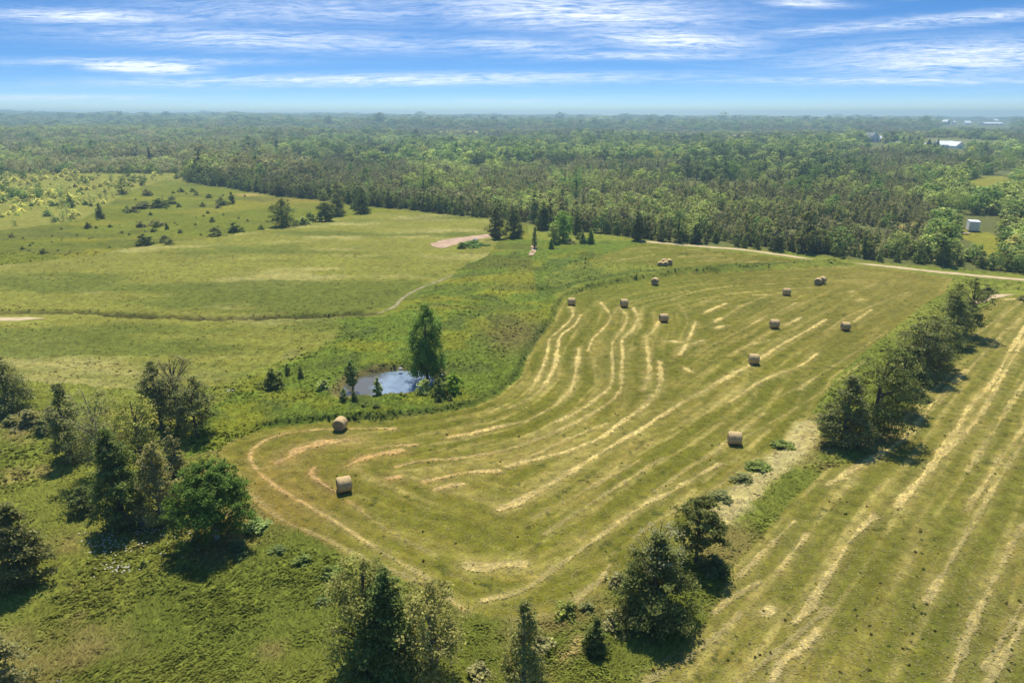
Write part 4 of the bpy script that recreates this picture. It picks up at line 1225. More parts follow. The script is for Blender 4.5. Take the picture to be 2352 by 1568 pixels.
def spec(px, py, r, nz):
    """what grows at this spot of the picture: kind, tint, height, relative width"""
    a, b = r.rand(), r.rand()
    j = lambda c: np.array(TINTS[c]) * (0.8 + .4 * r.rand())
    if px < 420 and py > 398:                                     # pale scrub
        if py > 470 or nz > .52:
            if a < .62: return 'bush', (j('light') if b < .6 else j('pale')) * 1.12, .8 + 1.6 * b * b, 1.35
            if a < .80: return 'thin', j('light') * .85, 3 + 2.5 * b, 1.0
            if a < .92: return 'bush', j('green'), 1 + 1.6 * b, 1.3
            return 'cedar', j('dark'), 2 + 2 * b, 1.0
        if a < .72: return 'bush', j('pale') * 1.12, 1.0 + 2.3 * b * b, 1.35
        if a < .88: return 'thin', j('light'), 3.5 + 3 * b, 1.0
        return 'broad', j('green'), 2.5 + 2.5 * b, 1.0
    if py < 300:                                                   # far, mixed
        if a < .05: return 'broad', j('blue') * .8, 13 + 5 * b, 1.1
        if nz > .55 and a < .45: return 'broad', j('light') * .85, 8 + 5 * b, 1.3
        if a < .5: return 'broad', j('green') * .95, 8 + 5 * b, 1.3
        if a < .8: return 'broad', j('olive'), 8 + 4 * b, 1.2
        return 'cedar', j('cedar'), 6 + 4 * b, 1.1
    if px < 640 and py < 420:                                      # grey hardwoods
        if nz > .55 and a < .6: return 'broad', j('light') * .8, 6.5 + 4 * b, 1.05
        if a < .35: return 'thin', j('grey') * .95, 7 + 4 * b, 1.1
        if a < .55: return 'thin', j('brown') * 1.05, 7 + 4 * b, 1.1
        if a < .82: return 'broad', j('olive') * .95, 6.5 + 4 * b, 1.0
        if a < .95: return 'broad', j('green'), 6 + 5 * b, 1.0
        return 'cedar', j('dark'), 7 + 3 * b, .8
    band = 322 < py < 382
    if band and px > 1150: band = py < 372
    if band and nz > (.40 if px < 1900 else .52):
        if a < .38: return 'broad', j('light') * .9, 6 + 4.5 * b, 1.1
        if a < .41: return 'broad', j('lime') * .75, 5 + 3 * b, 1.1
        if a < .74: return 'broad', j('green'), 6 + 4.5 * b, 1.15
        if a < .85: return 'broad', j('blue'), 7 + 4 * b, 1.2
        return 'cedar', j('olive') * .8, 4 + 3 * b, 1.0
    if px > 2080 and py > 400 and nz > .47:
        if a < .25: return 'broad', j('light') * .85, 4.5 + 3.5 * b, 1.15
        if a < .52: return 'broad', j('green'), 4.5 + 3 * b, 1.1
        if a < .70: return 'bush', j('pale') * .8, 2 + 2 * b, 1.2
        return 'cedar', j('cedar'), 3.5 + 3 * b, 1.0
    if 372 < py < 425 and 1480 < px < 1900 and nz > .52 and a < .6:
        return 'broad', (j('light') if b < .5 else j('blue')) * .9, 6 + 3 * b, .95
    if px < 1180 and py > 330:                                     # brown-olive juniper thicket
        if nz > .60 and a < .5: return 'broad', j('light') * .85, 4 + 3 * b, 1.0
        if a < .40: return 'cedar', j('brown') * .72, 4 + 3 * b, .95
        if a < .66: return 'thin', j('brown') * .85, 4.5 + 3.5 * b, 1.0
        if a < .93: return 'cedar', j('cedar'), 4 + 3.2 * b, .95
        return 'broad', j('green'), 4 + 3 * b, 1.0
    if nz > .64 and a < .28: return 'broad', j('light') * .8, 3.5 + 2.5 * b, 1.0
    if a < .60: return 'cedar', j('olive') * .86, 3.2 + 3.0 * b, .85
    if a < .78: return 'cedar', j('cedar') * 1.1, 3.4 + 3 * b, .95
    if a < .90: return 'cedar', j('grey') * .68, 3.5 + 2.2 * b, 1.0
    if a < .97: return 'thin', j('grey') * .8, 3.8 + 2.2 * b, 1.0
    return 'broad', j('green'), 3.5 + 3 * b, 1.0


rs = np.random.RandomState(5)
P = []
# rows at growing spacing, jittered
y = 150.0
while y < 7600:
    s = max(2.7, y * .0088)
    if y > 2600: s = y * .0105
    hw = 60 + .92 * y
    n = int(2 * hw / s)
    xs = -hw + (np.arange(n) + rs.rand(n)) * s
    ys = y + rs.rand(n) * s
    P.append(np.stack([xs, ys, np.full(n, s)], 1))
    y += s * .92
P = np.vstack(P)
ppx, ppy, pd = to_px(P[:, 0], P[:, 1])
ok = ppy < np.interp(ppx, EX, EY) - np.where(ppx > 400, 8, 2) * np.maximum(0, fbm(P[:, 0], P[:, 1], 9, 113, 2) - .5) * 2
for poly in CLEAR + FARFIELD:
    ok &= ~inside(P[:, 0], P[:, 1], poly)
# thin out the scrub
dens = fbm(P[:, 0], P[:, 1], 16, 101, 3)
scrub = (ppx < 420) & (ppy > 398)
ok &= ~(scrub & (rs.rand(len(P)) > np.where(ppx + (530 - ppy) * 1.2 < 300, .34, .22) * sstep(dens, .25, .6)))
# keep the ground in front of the white trailer, the houses and the barns open
for (bx0, bx1, by0, by1) in ((2192, 2300, 498, 597), (1992, 2030, 312, 352), (2150, 2222, 326, 364), (2155, 2330, 284, 305), (262, 306, 436, 468)):
    ok &= ~((ppx > bx0) & (ppx < bx1) & (ppy > by0) & (ppy < by1))
for (bx, by, w, h) in EMG:
    ok &= ~((np.abs(ppx - bx) < w * .5) & (ppy > by - 3) & (ppy < by + h * .42))
ok &= (fbm(P[:, 0], P[:, 1] * .8, 24, 115, 4) > .33) | (ppx < 420) | (ppy > np.interp(ppx, EX, EY) - 22)
P, ppx, ppy, pd = P[ok], ppx[ok], ppy[ok], pd[ok]
NZ = fbm(P[:, 0], P[:, 1] * .6, 26, 103, 3)
NZ2 = fbm(P[:, 0], P[:, 1] * .5, 90, 105, 2)
NZ3 = fbm(P[:, 0], P[:, 1] * .25, 60, 107, 3)
KN = {'cedar': 0, 'broad': 6, 'thin': 12, 'bush': 15}
KC = {'cedar': 6, 'broad': 6, 'thin': 3, 'bush': 4}
rec = []
zs = zat(P[:, 0], P[:, 1])
edge_gap = np.interp(ppx, EX, EY) - ppy
for i in range(len(P)):
    if ppx[i] < 420 and ppy[i] > 398:
        k, tn, H, wf = spec(ppx[i], ppy[i], rs, .55 * NZ[i] + .45 * NZ2[i])
    else:
        k, tn, H, wf = spec(ppx[i] + (NZ3[i] - .5) * 500, min(ppy[i] + (NZ[i] - .5) * 26, 397 if ppx[i] < 420 else 999), rs, .55 * NZ[i] + .45 * NZ2[i])
        H *= math.exp(rs.normal(0, .22)) * (.84 if ppy[i] > 300 else 1)
        if ppx[i] < 420 and 368 < ppy[i] <= 398:
            H *= .62
            tn = tn * 1.25
    if edge_gap[i] < 16 and k == 'broad' and ppx[i] > 400 and rs.rand() < .65:
        k, wf, tn = 'cedar', .95, tn * .6
    if edge_gap[i] < 12 and k in ('cedar', 'thin') and not (ppx[i] < 400):
        H *= 1.28 if edge_gap[i] < 5 else 1.1
        tn = np.array(TINTS['dark']) * (0.9 + .8 * rs.rand()) if rs.rand() < .6 else tn * .8
    if edge_gap[i] >= 12 or ppx[i] < 420:
        tn = tn * (1.10 + .55 * (NZ2[i] - .5) + .5 * (NZ3[i] - .5))
    if ppx[i] > 2180 and 590 < ppy[i] < 634:
        H *= .7
    if 2600 < P[i, 1]:
        wf *= 1.5
    stretch = max(1.0, P[i, 2] / (H * .62)) if k != 'bush' else 1.0
    rec.append((k, tn, H, min(H * wf * max(1, stretch * .9), P[i, 2] * 2.2 if P[i, 1] > 600 else 99), rs.randint(KC[k]), rs.rand() * 6.28))
size = np.array([r_[2] for r_ in rec]) / pd
print("forest points", len(P))

ORD = ["", "second ", "third ", "fourth ", "fifth ", "sixth ", "seventh ", "eighth ", "ninth ", "tenth ", "eleventh ", "twelfth ", "thirteenth ", "fourteenth ",
       "fifteenth ", "sixteenth ", "seventeenth ", "eighteenth ", "nineteenth ", "twentieth "] + ["twenty-%s " % w for w in
       ("first", "second", "third", "fourth", "fifth", "sixth", "seventh", "eighth", "ninth")] + ["thirtieth "] + ["thirty-%s " % w for w in
       ("first", "second", "third", "fourth", "fifth", "sixth", "seventh", "eighth", "ninth")] + ["%sieth " % w for w in ("fort", "fift", "sixt")]
PLACE = [(60, "at the scrub's outer end"), (130, "in the scrub nearest the picture edge"), (200, "in the scrub beyond the narrow bush"), (260, "short of the lone oval cedar"),
         (330, "behind the lone oval cedar"), (400, "above the pasture thicket"), (470, "behind the pasture's yellow streak"), (540, "above the small pasture conifer"),
         (610, "above the small bare soil scar"), (680, "behind the broad rounded cedar"), (745, "behind the umbrella-shaped tree"), (800, "behind the tall meadow cedar"),
         (860, "past the meadow's last cedar"), (930, "along the meadow's far edge"), (1000, "over the meadow's far corner"), (1060, "above the pink sand patch"),
         (1120, "above the sand patch end"), (1200, "behind the twin cedars"), (1265, "behind the blackish spruce"), (1330, "behind the light green tree"),
         (1400, "behind the mown wedge's tip"), (1470, "behind the ivy-clad tree"), (1530, "over the four clustered bales"), (1600, "past the four clustered bales"),
         (1670, "over the dirt track's first stretch"), (1740, "over the dirt track's middle"), (1810, "over the dirt track's dip"), (1880, "above the pair of touching bales"),
         (1950, "above the gap in the track"), (2030, "past the gap in the track"), (2100, "behind the straight track"), (2160, "above the hedgerow's end"),
         (2215, "close to the white trailer"), (2270, "behind the white trailer"), (2330, "beyond the yellow glade"), (9999, "at the picture edge past the glade")]
BAND = [(3, "front row"), (8, "second row"), (15, "third row"), (26, "fourth row"), (44, "fifth row"), (60, "sixth row"), (80, "seventh row"), (1e9, "deep inside")]
NAMES = {'cedar': ("wood_cedar", "cedar", "cedars of the wood"), 'broad': ("wood_broadleaf", "broadleaf tree", "broadleaf trees of the wood"),
         'thin': ("wood_sapling", "sparse tree", "sparse grey trees of the wood"), 'bush': ("scrub_bush", "bush", "bushes of the pale scrub")}


def tone_word(tn):
    L = float(tn.sum())
    g = tn[1] / max(tn[0], 1e-3)
    if L > .46: return "yellow-green"
    if L > .36: return "pale"
    if L < .15: return "blackish"
    if L < .20: return "dark"
    if g > 1.45: return "fresh-green"
    if g < .98: return "brownish"
    return "olive"


used = np.zeros(len(P), bool)
labels = {}
inframe = (ppx > -25) & (ppx < 2377)
for k, lim in (('cedar', 295), ('broad', 290), ('thin', 150), ('bush', 240)):
    idx = [i for i in np.argsort(-size) if rec[i][0] == k and inframe[i]][:lim]
    idx.sort(key=lambda i: ppx[i])
    for i in idx:
        used[i] = True
        _, tn, H, Wd, vi, rz = rec[i]
        base_w = {'cedar': .62, 'broad': .9, 'thin': .7, 'bush': 1.0}[k]
        if k == 'bush':
            scl = (Wd, Wd, H)
        else:
            f = Wd / H
            scl = (H * f, H * f, H)
        o = link(NAMES[k][0], FM[k][vi], None, (P[i, 0], P[i, 1], zs[i]), rz, scl)
        o['tint'] = [float(v_) for v_ in tn]
        pl = next(p_[1] for p_ in PLACE if ppx[i] < p_[0])
        bd = next(b_[1] for b_ in BAND if edge_gap[i] < b_[0])
        hw_ = "tall" if H > 5.6 else ("short" if H < 3.4 else "mid-height")
        key = (k, tone_word(tn), hw_, bd, pl)
        c = labels.get(key, 0)
        labels[key] = c + 1
        tag(o, "%s%s %s %s, %s, %s" % (ORD[min(c, len(ORD) - 1)], hw_, key[1], NAMES[k][1], bd, pl), "tree" if k != 'bush' else "shrub", NAMES[k][2])
        if not any(p_ is None for p_ in ()) and (k, vi) not in dict(PROTO):
            PROTO.append(((k, vi), o))

# the rest of the woods: one mass, instanced on points
rest = np.where(~used)[0]
me = bpy.data.meshes.new("woodland")
me.vertices.add(len(rest))
co = np.stack([P[rest, 0], P[rest, 1], zs[rest]], 1).astype(np.float32)
me.vertices.foreach_set('co', co.ravel())
proto_map = dict(PROTO)
order = [(k, v_) for k in ('cedar', 'broad', 'thin', 'bush') for v_ in range(KC[k])]
order = [o for o in order if o in proto_map]
pos = {o: i for i, o in enumerate(order)}
ix = np.array([pos.get((rec[i][0], rec[i][4]), 0) for i in rest], np.int32)
scl = np.array([((rec[i][3],) * 2 + (rec[i][2],)) for i in rest], np.float32)
tin = np.array([list(rec[i][1]) + [1.0] for i in rest], np.float32)
rot = np.array([rec[i][5] for i in rest], np.float32)
at = me.attributes.new('pick', 'INT', 'POINT'); at.data.foreach_set('value', ix)
at = me.attributes.new('sz', 'FLOAT_VECTOR', 'POINT'); at.data.foreach_set('vector', scl.ravel())
at = me.attributes.new('tint', 'FLOAT_COLOR', 'POINT'); at.data.foreach_set('color', tin.ravel())
at = me.attributes.new('spin', 'FLOAT', 'POINT'); at.data.foreach_set('value', rot)
wood_o = tag(link("woodland", me), "dense mixed wood of cedars and broadleaf trees stretching back to the hazy hills", "woodland", kind='stuff')
ng = bpy.data.node_groups.new("woodland", 'GeometryNodeTree')
ng.interface.new_socket("Geometry", in_out='INPUT', socket_type='NodeSocketGeometry')
ng.interface.new_socket("Geometry", in_out='OUTPUT', socket_type='NodeSocketGeometry')
gi = ng.nodes.new('NodeGroupInput'); go = ng.nodes.new('NodeGroupOutput')
jn = ng.nodes.new('GeometryNodeJoinGeometry')
for key in reversed(order):
    oi = ng.nodes.new('GeometryNodeObjectInfo')
    oi.transform_space = 'ORIGINAL'
    oi.inputs['Object'].default_value = proto_map[key]
    oi.inputs['As Instance'].default_value = True
    ng.links.new(oi.outputs['Geometry'], jn.inputs[0])
ip = ng.nodes.new('GeometryNodeInstanceOnPoints')
ng.links.new(gi.outputs[0], ip.inputs['Points'])
ng.links.new(jn.outputs[0], ip.inputs['Instance'])
ip.inputs['Pick Instance'].default_value = True


def named(n, typ):
    nd = ng.nodes.new('GeometryNodeInputNamedAttribute')
    nd.data_type = typ
    nd.inputs['Name'].default_value = n
    return nd.outputs['Attribute']


ng.links.new(named('pick', 'INT'), ip.inputs['Instance Index'])
ng.links.new(named('sz', 'FLOAT_VECTOR'), ip.inputs['Scale'])
cx_ = ng.nodes.new('ShaderNodeCombineXYZ')
ng.links.new(named('spin', 'FLOAT'), cx_.inputs['Z'])
ng.links.new(cx_.outputs[0], ip.inputs['Rotation'])
ng.links.new(ip.outputs[0], go.inputs[0])
md = wood_o.modifiers.new("woodland", 'NODES')
md.node_group = ng


# ------------------------------------------------------------------ grasses and weeds
def blades(n, seed):
    rs = np.random.RandomState(seed)
    # density falls with distance so that it is even in view; all of it is scattered on the ground
    u_ = rs.rand(n)
    yy = 1 / (1 / 22. + (1 / 175. - 1 / 22.) * u_)
    xx = (rs.rand(n) * 2 - 1) * (24 + .80 * yy)
    return xx, yy, rs


def make_grass():
    xx, yy, rs = blades(260000, 3)
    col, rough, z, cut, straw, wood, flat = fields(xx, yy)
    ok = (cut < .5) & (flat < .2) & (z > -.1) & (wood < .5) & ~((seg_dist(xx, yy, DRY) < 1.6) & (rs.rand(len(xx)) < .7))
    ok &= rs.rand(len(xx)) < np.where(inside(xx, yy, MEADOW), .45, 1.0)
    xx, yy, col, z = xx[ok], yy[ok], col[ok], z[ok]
    n = len(xx)
    d = np.hypot(xx, yy)
    inm = inside(xx, yy, MEADOW)
    h = (.16 + .26 * rs.rand(n) ** 2) * np.where(inm, .6, 1.0)
    w = .045 + .0011 * d
    V, T, base = [], [], 0
    lean0 = fbm(xx, yy, 6, 111, 2) * 7 - 2.6
    k = 3
    for j in range(k):
        a = rs.rand(n) * 6.283
        la = lean0 + rs.normal(0, .8, n)
        r = .16 * rs.rand(n)
        cxn, cyn = xx + np.cos(a) * r, yy + np.sin(a) * r
        b = la + math.pi / 2 + rs.normal(0, .3, n)
        dx, dy = np.cos(b) * w, np.sin(b) * w
        tx, ty = cxn + np.cos(la) * h * 1.25, cyn + np.sin(la) * h * 1.25
        hh = h * rs.uniform(.2, .75, n)
        V.append(np.stack([np.stack([cxn - dx, cyn - dy, z - .02], 1), np.stack([cxn + dx, cyn + dy, z - .02], 1), np.stack([tx, ty, z + hh], 1)], 1).reshape(-1, 3))
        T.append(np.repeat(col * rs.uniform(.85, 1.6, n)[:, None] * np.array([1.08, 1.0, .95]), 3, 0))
    V = np.vstack(V)
    q = np.arange(len(V)).reshape(-1, 3)
    me = mesh_np("meadow_grass", V, [q], M_GRASS, attrs=dict(tone=np.vstack(T)))
    tag(link("meadow_grass", me), "rough uncut grass of the meadows and field margins", "grass", kind='stuff')


make_grass()


def make_cuttings():
    """loose straw on the windrows and small weed clumps in the stubble"""
    xx, yy, rs = blades(560000, 9)
    col, rough, z, cut, straw, wood, flat = fields(xx, yy)
    a = (cut > .5) & ((straw > .30) | (rs.rand(len(xx)) < .16))
    x1, y1, c1, z1, s1 = xx[a], yy[a], col[a], z[a], straw[a]
    c1 = c1 * .7 + C['straw'] * .3
    n = len(x1)
    L = .10 + .16 * rs.rand(n) + .0008 * y1
    w = .03 + .0007 * y1
    b = rs.rand(n) * 6.283
    up = rs.rand(n) * .035
    P0 = np.stack([x1, y1, z1 + .02], 1)
    dv = np.stack([np.cos(b) * L, np.sin(b) * L, up], 1)
    sv = np.stack([-np.sin(b) * w, np.cos(b) * w, rs.normal(0, .01, n)], 1)
    V = np.stack([P0 - sv, P0 + sv, P0 + dv], 1).reshape(-1, 3)
    T = np.repeat(c1 * rs.uniform(.8, 1.3, n)[:, None], 3, 0)
    tag(link("cut_hay", mesh_np("cut_hay", V, [np.arange(len(V)).reshape(-1, 3)], M_GRASS, attrs=dict(tone=T))),
        "loose dry straw lying along the windrows", "hay", kind='stuff')
    # weeds
    p = np.where(inside(xx, yy, EAST), .012, .004) * sstep(fbm(xx, yy, 7, 121, 3), .30, .70)
    a = (cut > .5) & (rs.rand(len(xx)) < p) & (yy < 140)
    x1, y1, z1 = xx[a], yy[a], z[a]
    n = len(x1)
    Vs, Ts = [], []
    kk = rs.rand(n) ** 2
    tw = np.stack([.09 + .06 * rs.rand(n), .11 + .05 * rs.rand(n), .028 + .02 * rs.rand(n)], 1)
    for j in range(9):
        b = rs.rand(n) * 6.283
        r = (.08 + .14 * rs.rand(n)) * .7
        ox, oy = np.cos(b) * r, np.sin(b) * r
        w = (.025 + .07 * kk) + .0005 * y1
        h = (.03 + .14 * kk) * rs.rand(n) + .02
        c_ = rs.rand(n) * 6.283
        Vs.append(np.stack([np.stack([x1 + ox * .3 - np.cos(c_) * w, y1 + oy * .3 - np.sin(c_) * w, z1], 1), np.stack([x1 + ox * .3 + np.cos(c_) * w, y1 + oy * .3 + np.sin(c_) * w, z1 + .03], 1),
                            np.stack([x1 + ox, y1 + oy, z1 + h], 1)], 1).reshape(-1, 3))
        Ts.append(np.repeat(tw * rs.uniform(.6, 1.5, n)[:, None], 3, 0))
    V = np.vstack(Vs)
    tag(link("field_weeds", mesh_np("field_weeds", V, [np.arange(len(V)).reshape(-1, 3)], M_GRASS, attrs=dict(tone=np.vstack(Ts)))),
        "small dark weed clumps dotted over the stubble", "weeds", kind='stuff')


make_cuttings()


def make_flowers():
    """white blossoms in the rough grass"""
    rs = np.random.RandomState(15)
    pts = []
    for (cx, cy, sxp, syp, n) in ((290, 1065 + 250, 60, 22, 0), (250, 1260, 60, 24, 90), (340, 1228, 40, 10, 40), (270, 1318, 40, 12, 40), (530, 905, 8, 4, 18), (380, 1255, 60, 30, 30)):
        for _ in range(n):
            pts.append(G(cx + rs.normal(0, sxp * .6), cy + rs.normal(0, syp * .6)))
    pts = np.array([(float(a), float(b)) for a, b in pts])
    n = len(pts)
    zz_ = .45 + rs.rand(n) * .2
    s = .05 + .05 * rs.rand(n)
    c = np.column_stack([pts, zz_])
    V = np.stack([c + np.column_stack([s, 0 * s, 0 * s]), c + np.column_stack([0 * s, s, .01 + 0 * s]), c - np.column_stack([s, 0 * s, 0 * s]), c - np.column_stack([0 * s, s, -.02 + 0 * s])], 1).reshape(-1, 3)
    T = np.tile([[.62, .62, .52]], (len(V), 1))
    tag(link("white_flowers", mesh_np("white_flowers", V, [np.arange(len(V)).reshape(-1, 4)], M_GRASS, attrs=dict(tone=T))),
        "sprinkled tiny white blossoms in the rough grass", "flowers", kind='stuff')


make_flowers()

# ------------------------------------------------------------------ hay bales
def bale_mats():
    m, t = mat("rolled_hay")
    tc = t.n('ShaderNodeTexCoord')
    mp = t.n('ShaderNodeMapping')
    mp.inputs['Scale'].default_value = (9, 1.2, 1.2)
    t.l(tc.outputs['Object'], mp.inputs[0])
    n = t.noise(mp.outputs[0], 2.2, 6, .65)
    n2 = t.noise(tc.outputs['Object'], 2.0, 4, .6)
    c = t.mix(t.ramp(n, .3, .7), (.42, .295, .135), (.66, .49, .245))
    c = t.mix(t.ramp(n2, .5, .75, 0, .5), c, (.22, .17, .10))
    p = t.n('ShaderNodeBsdfPrincipled')
    t.l(c, p.inputs['Base Color'])
    p.inputs['Roughness'].default_value = 1
    p.inputs['Specular IOR Level'].default_value = .05
    bn = t.n('ShaderNodeBump'); bn.inputs['Distance'].default_value = .05
    t.l(n, bn.inputs['Height']); t.l(bn.outputs[0], p.inputs['Normal'])
    o = t.n('ShaderNodeOutputMaterial'); t.l(p.outputs[0], o.inputs[0])
    m2, t = mat("hay_spiral")
    tc = t.n('ShaderNodeTexCoord')
    sp = t.n('ShaderNodeSeparateXYZ'); t.l(tc.outputs['Object'], sp.inputs[0])
    rr = t.math('SQRT', t.math('ADD', t.math('MULTIPLY', sp.outputs[1], sp.outputs[1]), t.math('MULTIPLY', t.math('SUBTRACT', sp.outputs[2], .76), t.math('SUBTRACT', sp.outputs[2], .76))))
    an = t.math('ARCTAN2', sp.outputs[1], t.math('SUBTRACT', sp.outputs[2], .76))
    ph = t.math('ADD', t.math('ADD', t.math('MULTIPLY', rr, 42), an), t.math('MULTIPLY', t.noise(tc.outputs['Object'], 3, 4, .6), 5))
    wv = t.math('SINE', ph)
    c = t.mix(t.ramp(wv, -1, 1), (.32, .24, .13), (.52, .40, .22))
    p = t.n('ShaderNodeBsdfPrincipled')
    t.l(c, p.inputs['Base Color']); p.inputs['Roughness'].default_value = 1
    p.inputs['Specular IOR Level'].default_value = .05
    bn = t.n('ShaderNodeBump'); bn.inputs['Distance'].default_value = .04
    t.l(wv, bn.inputs['Height']); t.l(bn.outputs[0], p.inputs['Normal'])
    o = t.n('ShaderNodeOutputMaterial'); t.l(p.outputs[0], o.inputs[0])
    return m, m2


M_HAY, M_SPIRAL = bale_mats()


def bale_mesh(seed):
    rs = np.random.RandomState(seed)
    Rb, L, n, rings = .73, 1.30, 40, 14
    V = []
    for i in range(rings + 1):
        f = i / rings
        xx = (f - .5) * L
        edge = min(f, 1 - f)
        r0 = Rb * (1 - .11 * max(0, 1 - edge / .09) ** 2) * (1 + .012 * math.sin(f * 9 + seed))
        for k in range(n):
            a = 2 * math.pi * k / n
            r = r0 * (1 + .014 * rs.normal())
            zz_ = math.cos(a) * r + Rb * .985
            if zz_ < .05:
                zz_ = .05 * .5 + zz_ * .2
            V.append((xx + .012 * rs.normal(), math.sin(a) * r, zz_))
    V = np.array(V)
    i = np.arange((rings + 1) * n).reshape(rings + 1, n)
    q = np.stack([i[:-1], i[1:], np.roll(i[1:], -1, 1), np.roll(i[:-1], -1, 1)], -1).reshape(-1, 4)
    body = mesh_np("hay_bale", V, [q], M_HAY, smooth=True)
    ends = []
    for sgn, ring in ((-1, 0), (1, rings)):
        VV = [V[ring * n + k] for k in range(n)]
        c0 = np.mean(VV, 0)
        out = list(VV)
        for j, fr in enumerate((.93, .75, .5, .25)):
            for k in range(n):
                p = c0 + (VV[k] - c0) * fr
                p = p + np.array([sgn * (.035 + .01 * rs.normal()), 0, 0])
                out.append(p)
        out.append(c0 + np.array([sgn * .03, 0, 0]))
        i = np.arange(5 * n).reshape(5, n)
        q = np.stack([i[:-1], np.roll(i[:-1], -1, 1), np.roll(i[1:], -1, 1), i[1:]], -1).reshape(-1, 4)
        tr = np.stack([i[4], np.roll(i[4], -1), np.full(n, 5 * n)], 1)
        if sgn < 0:
            q, tr = q[:, ::-1], tr[:, ::-1]
        ends.append(mesh_np("end_face", np.array(out), [q, tr], M_SPIRAL, smooth=True))
    return body, ends


BM = [bale_mesh(500 + i) for i in range(3)]
BG = "round hay bales on the mown fields"
# base pixel, yaw of the roll's axis (0 = side on), label
BALES = [
    (780, 990, 82, "round bale at the pond side of the loop, dark end facing out"),
    (789, 1133, 28, "lowest round bale beside the curled windrow, set obliquely"),
    (1689, 1023, -8, "lone side-on bale near the hedgerow's lower end"),
    (1733, 838, -14, "bale sitting on the long green windrow"),
    (1944, 760, -6, "bale closest to the upper hedgerow"),
    (1780, 755, -8, "bale alone in mid field above the long windrow"),
    (1808, 679, -10, "bale just below the touching pair"),
    (1880, 655, 62, "nearer bale of the touching pair"),
    (1890, 652, 50, "half hidden farther bale of the touching pair"),
    (1525, 740, 4, "side-on bale at the end of two dotted windrows"),
    (1434, 706, 4, "side-on bale between two curving windrows"),
    (1313, 702, 4, "side-on bale at the green corner of the field"),
    (1505, 655, 70, "bale just below the tall grass strip, under the four clustered ones"),
    (1517, 615, 78, "front bale of the four clustered ones, on the pond side"),
    (1529, 615, 80, "front bale of the four clustered ones, on the hedgerow side"),
    (1526, 609.5, 76, "rear bale of the four clustered ones, on the pond side"),
    (1538, 609.5, 84, "rear bale of the four clustered ones, on the hedgerow side"),
]
for i, (bx, by, yaw, lb) in enumerate(BALES):
    x, y = [float(v_) for v_ in G(bx, by)]
    body, ends = BM[i % 3]
    y += .45
    fb = 1 + .05 * math.sin(i * 2.7)
    o = link("hay_bale", body, None, (x, y, .02), R(yaw + 4 * math.sin(i * 5.1)), (1 + .05 * math.sin(i * 4.3), fb, fb))
    tag(o, lb, "hay bale", BG)
    for e in ends:
        link("end_face", e, o)

# ------------------------------------------------------------------ built things
def boxv(x0, x1, y0, y1, z0, z1):
    V = [(x, y, z) for x in (x0, x1) for y in (y0, y1) for z in (z0, z1)]
    Fq = [(0, 1, 3, 2), (4, 6, 7, 5), (0, 4, 5, 1), (2, 3, 7, 6), (0, 2, 6, 4), (1, 5, 7, 3)]
    return V, Fq


def boxes(name, lst, m, parent):
    V, Fq = [], []
    for b in lst:
        v_, f_ = boxv(*b)
        Fq += [[k + len(V) for k in q] for q in f_]
        V += v_
    return link(name, mesh_np(name, np.array(V, float), [np.array(Fq)], m), parent)


def cyl(name, c, r, w, m, parent, n=20):
    V = []
    for s in (-w / 2, w / 2):
        for k in range(n):
            a = 2 * math.pi * k / n
            V.append((c[0] + math.cos(a) * r, c[1] + s, c[2] + math.sin(a) * r))
    q = np.array([(k, (k + 1) % n, n + (k + 1) % n, n + k) for k in range(n)])
    return link(name, mesh_np(name, np.array(V), [q, np.arange(n)[None, ::-1], (n + np.arange(n))[None]], m), parent)


# white box trailer, long side turned away, rear door towards the camera
tx, ty = [float(v_) for v_ in G(2240, 536)]
ty += 1.0
tr = tag(empty("box_trailer", (tx, ty, .1), R(-24)), "white box trailer parked in a yellow-green glade of the wood", "trailer")
HW, LN = 1.38, 4.6
Z0, Z1 = .5, 3.15
b = boxes("body", [(-HW, HW, 0.02, LN, Z0, Z1)], M_WHITE, tr)
boxes("roof", [(-HW - .06, HW + .06, -.06, LN + .06, Z1 + .003, Z1 + .12)], M_ROOFW, tr)
d_ = boxes("rear_door", [(-HW + .25, HW - .25, -.035, .017, Z0 + .2, Z1 - .3)], M_GREYP, tr)
boxes("door_rib", [(-HW + .28, HW - .28, -.075, -.037, Z0 + .2 + k * .33, Z0 + .24 + k * .33) for k in range(1, 6)], M_WHITE, d_)
boxes("corner_post", [(-HW - .03, -HW + .2, -.06, .014, Z0, Z1), (HW - .2, HW + .03, -.06, .014, Z0, Z1)], M_WHITE, tr)
boxes("chassis", [(-1.1, 1.1, .1, LN - .1, .34, .497), (-.12, .12, LN - .1, LN + 1.8, .38, .5)], M_TYRE, tr)
for (wx, wy) in ((-1.12, 1.9), (1.12, 1.9), (-1.12, 2.8), (1.12, 2.8)):
    w_ = cyl("wheel", (0, 0, 0), .38, .24, M_TYRE, tr)
    w_.location = (wx, wy, .33)
    w_.rotation_euler = (0, 0, R(90))
# pile of boards beside the trailer
bx_, by_ = [float(v_) for v_ in G(2208, 541)]
for k, (dx, dy, rz, L, h) in enumerate([(0, 0, .1, 3.2, .35), (-1.5, .3, -.1, 2.6, .3), (1.9, .4, .5, 1.8, .35)]):
    pl = tag(empty("board_pile", (bx_ + dx, by_ + dy, .5), rz), ["longest weathered board pile beside the trailer", "reddish board pile at the outer end beside the trailer", "short pale board pile closest to the trailer"][k], "boards", "board piles beside the trailer")
    for j in range(4):
        boxes("board", [(-L / 2 + .1 * j, L / 2 - .07 * j, -.5 + .26 * j, -.27 + .26 * j, 0 + .01 * j, h * (.6 + .1 * j))], M_WOOD if k < 2 else M_TAN, pl)


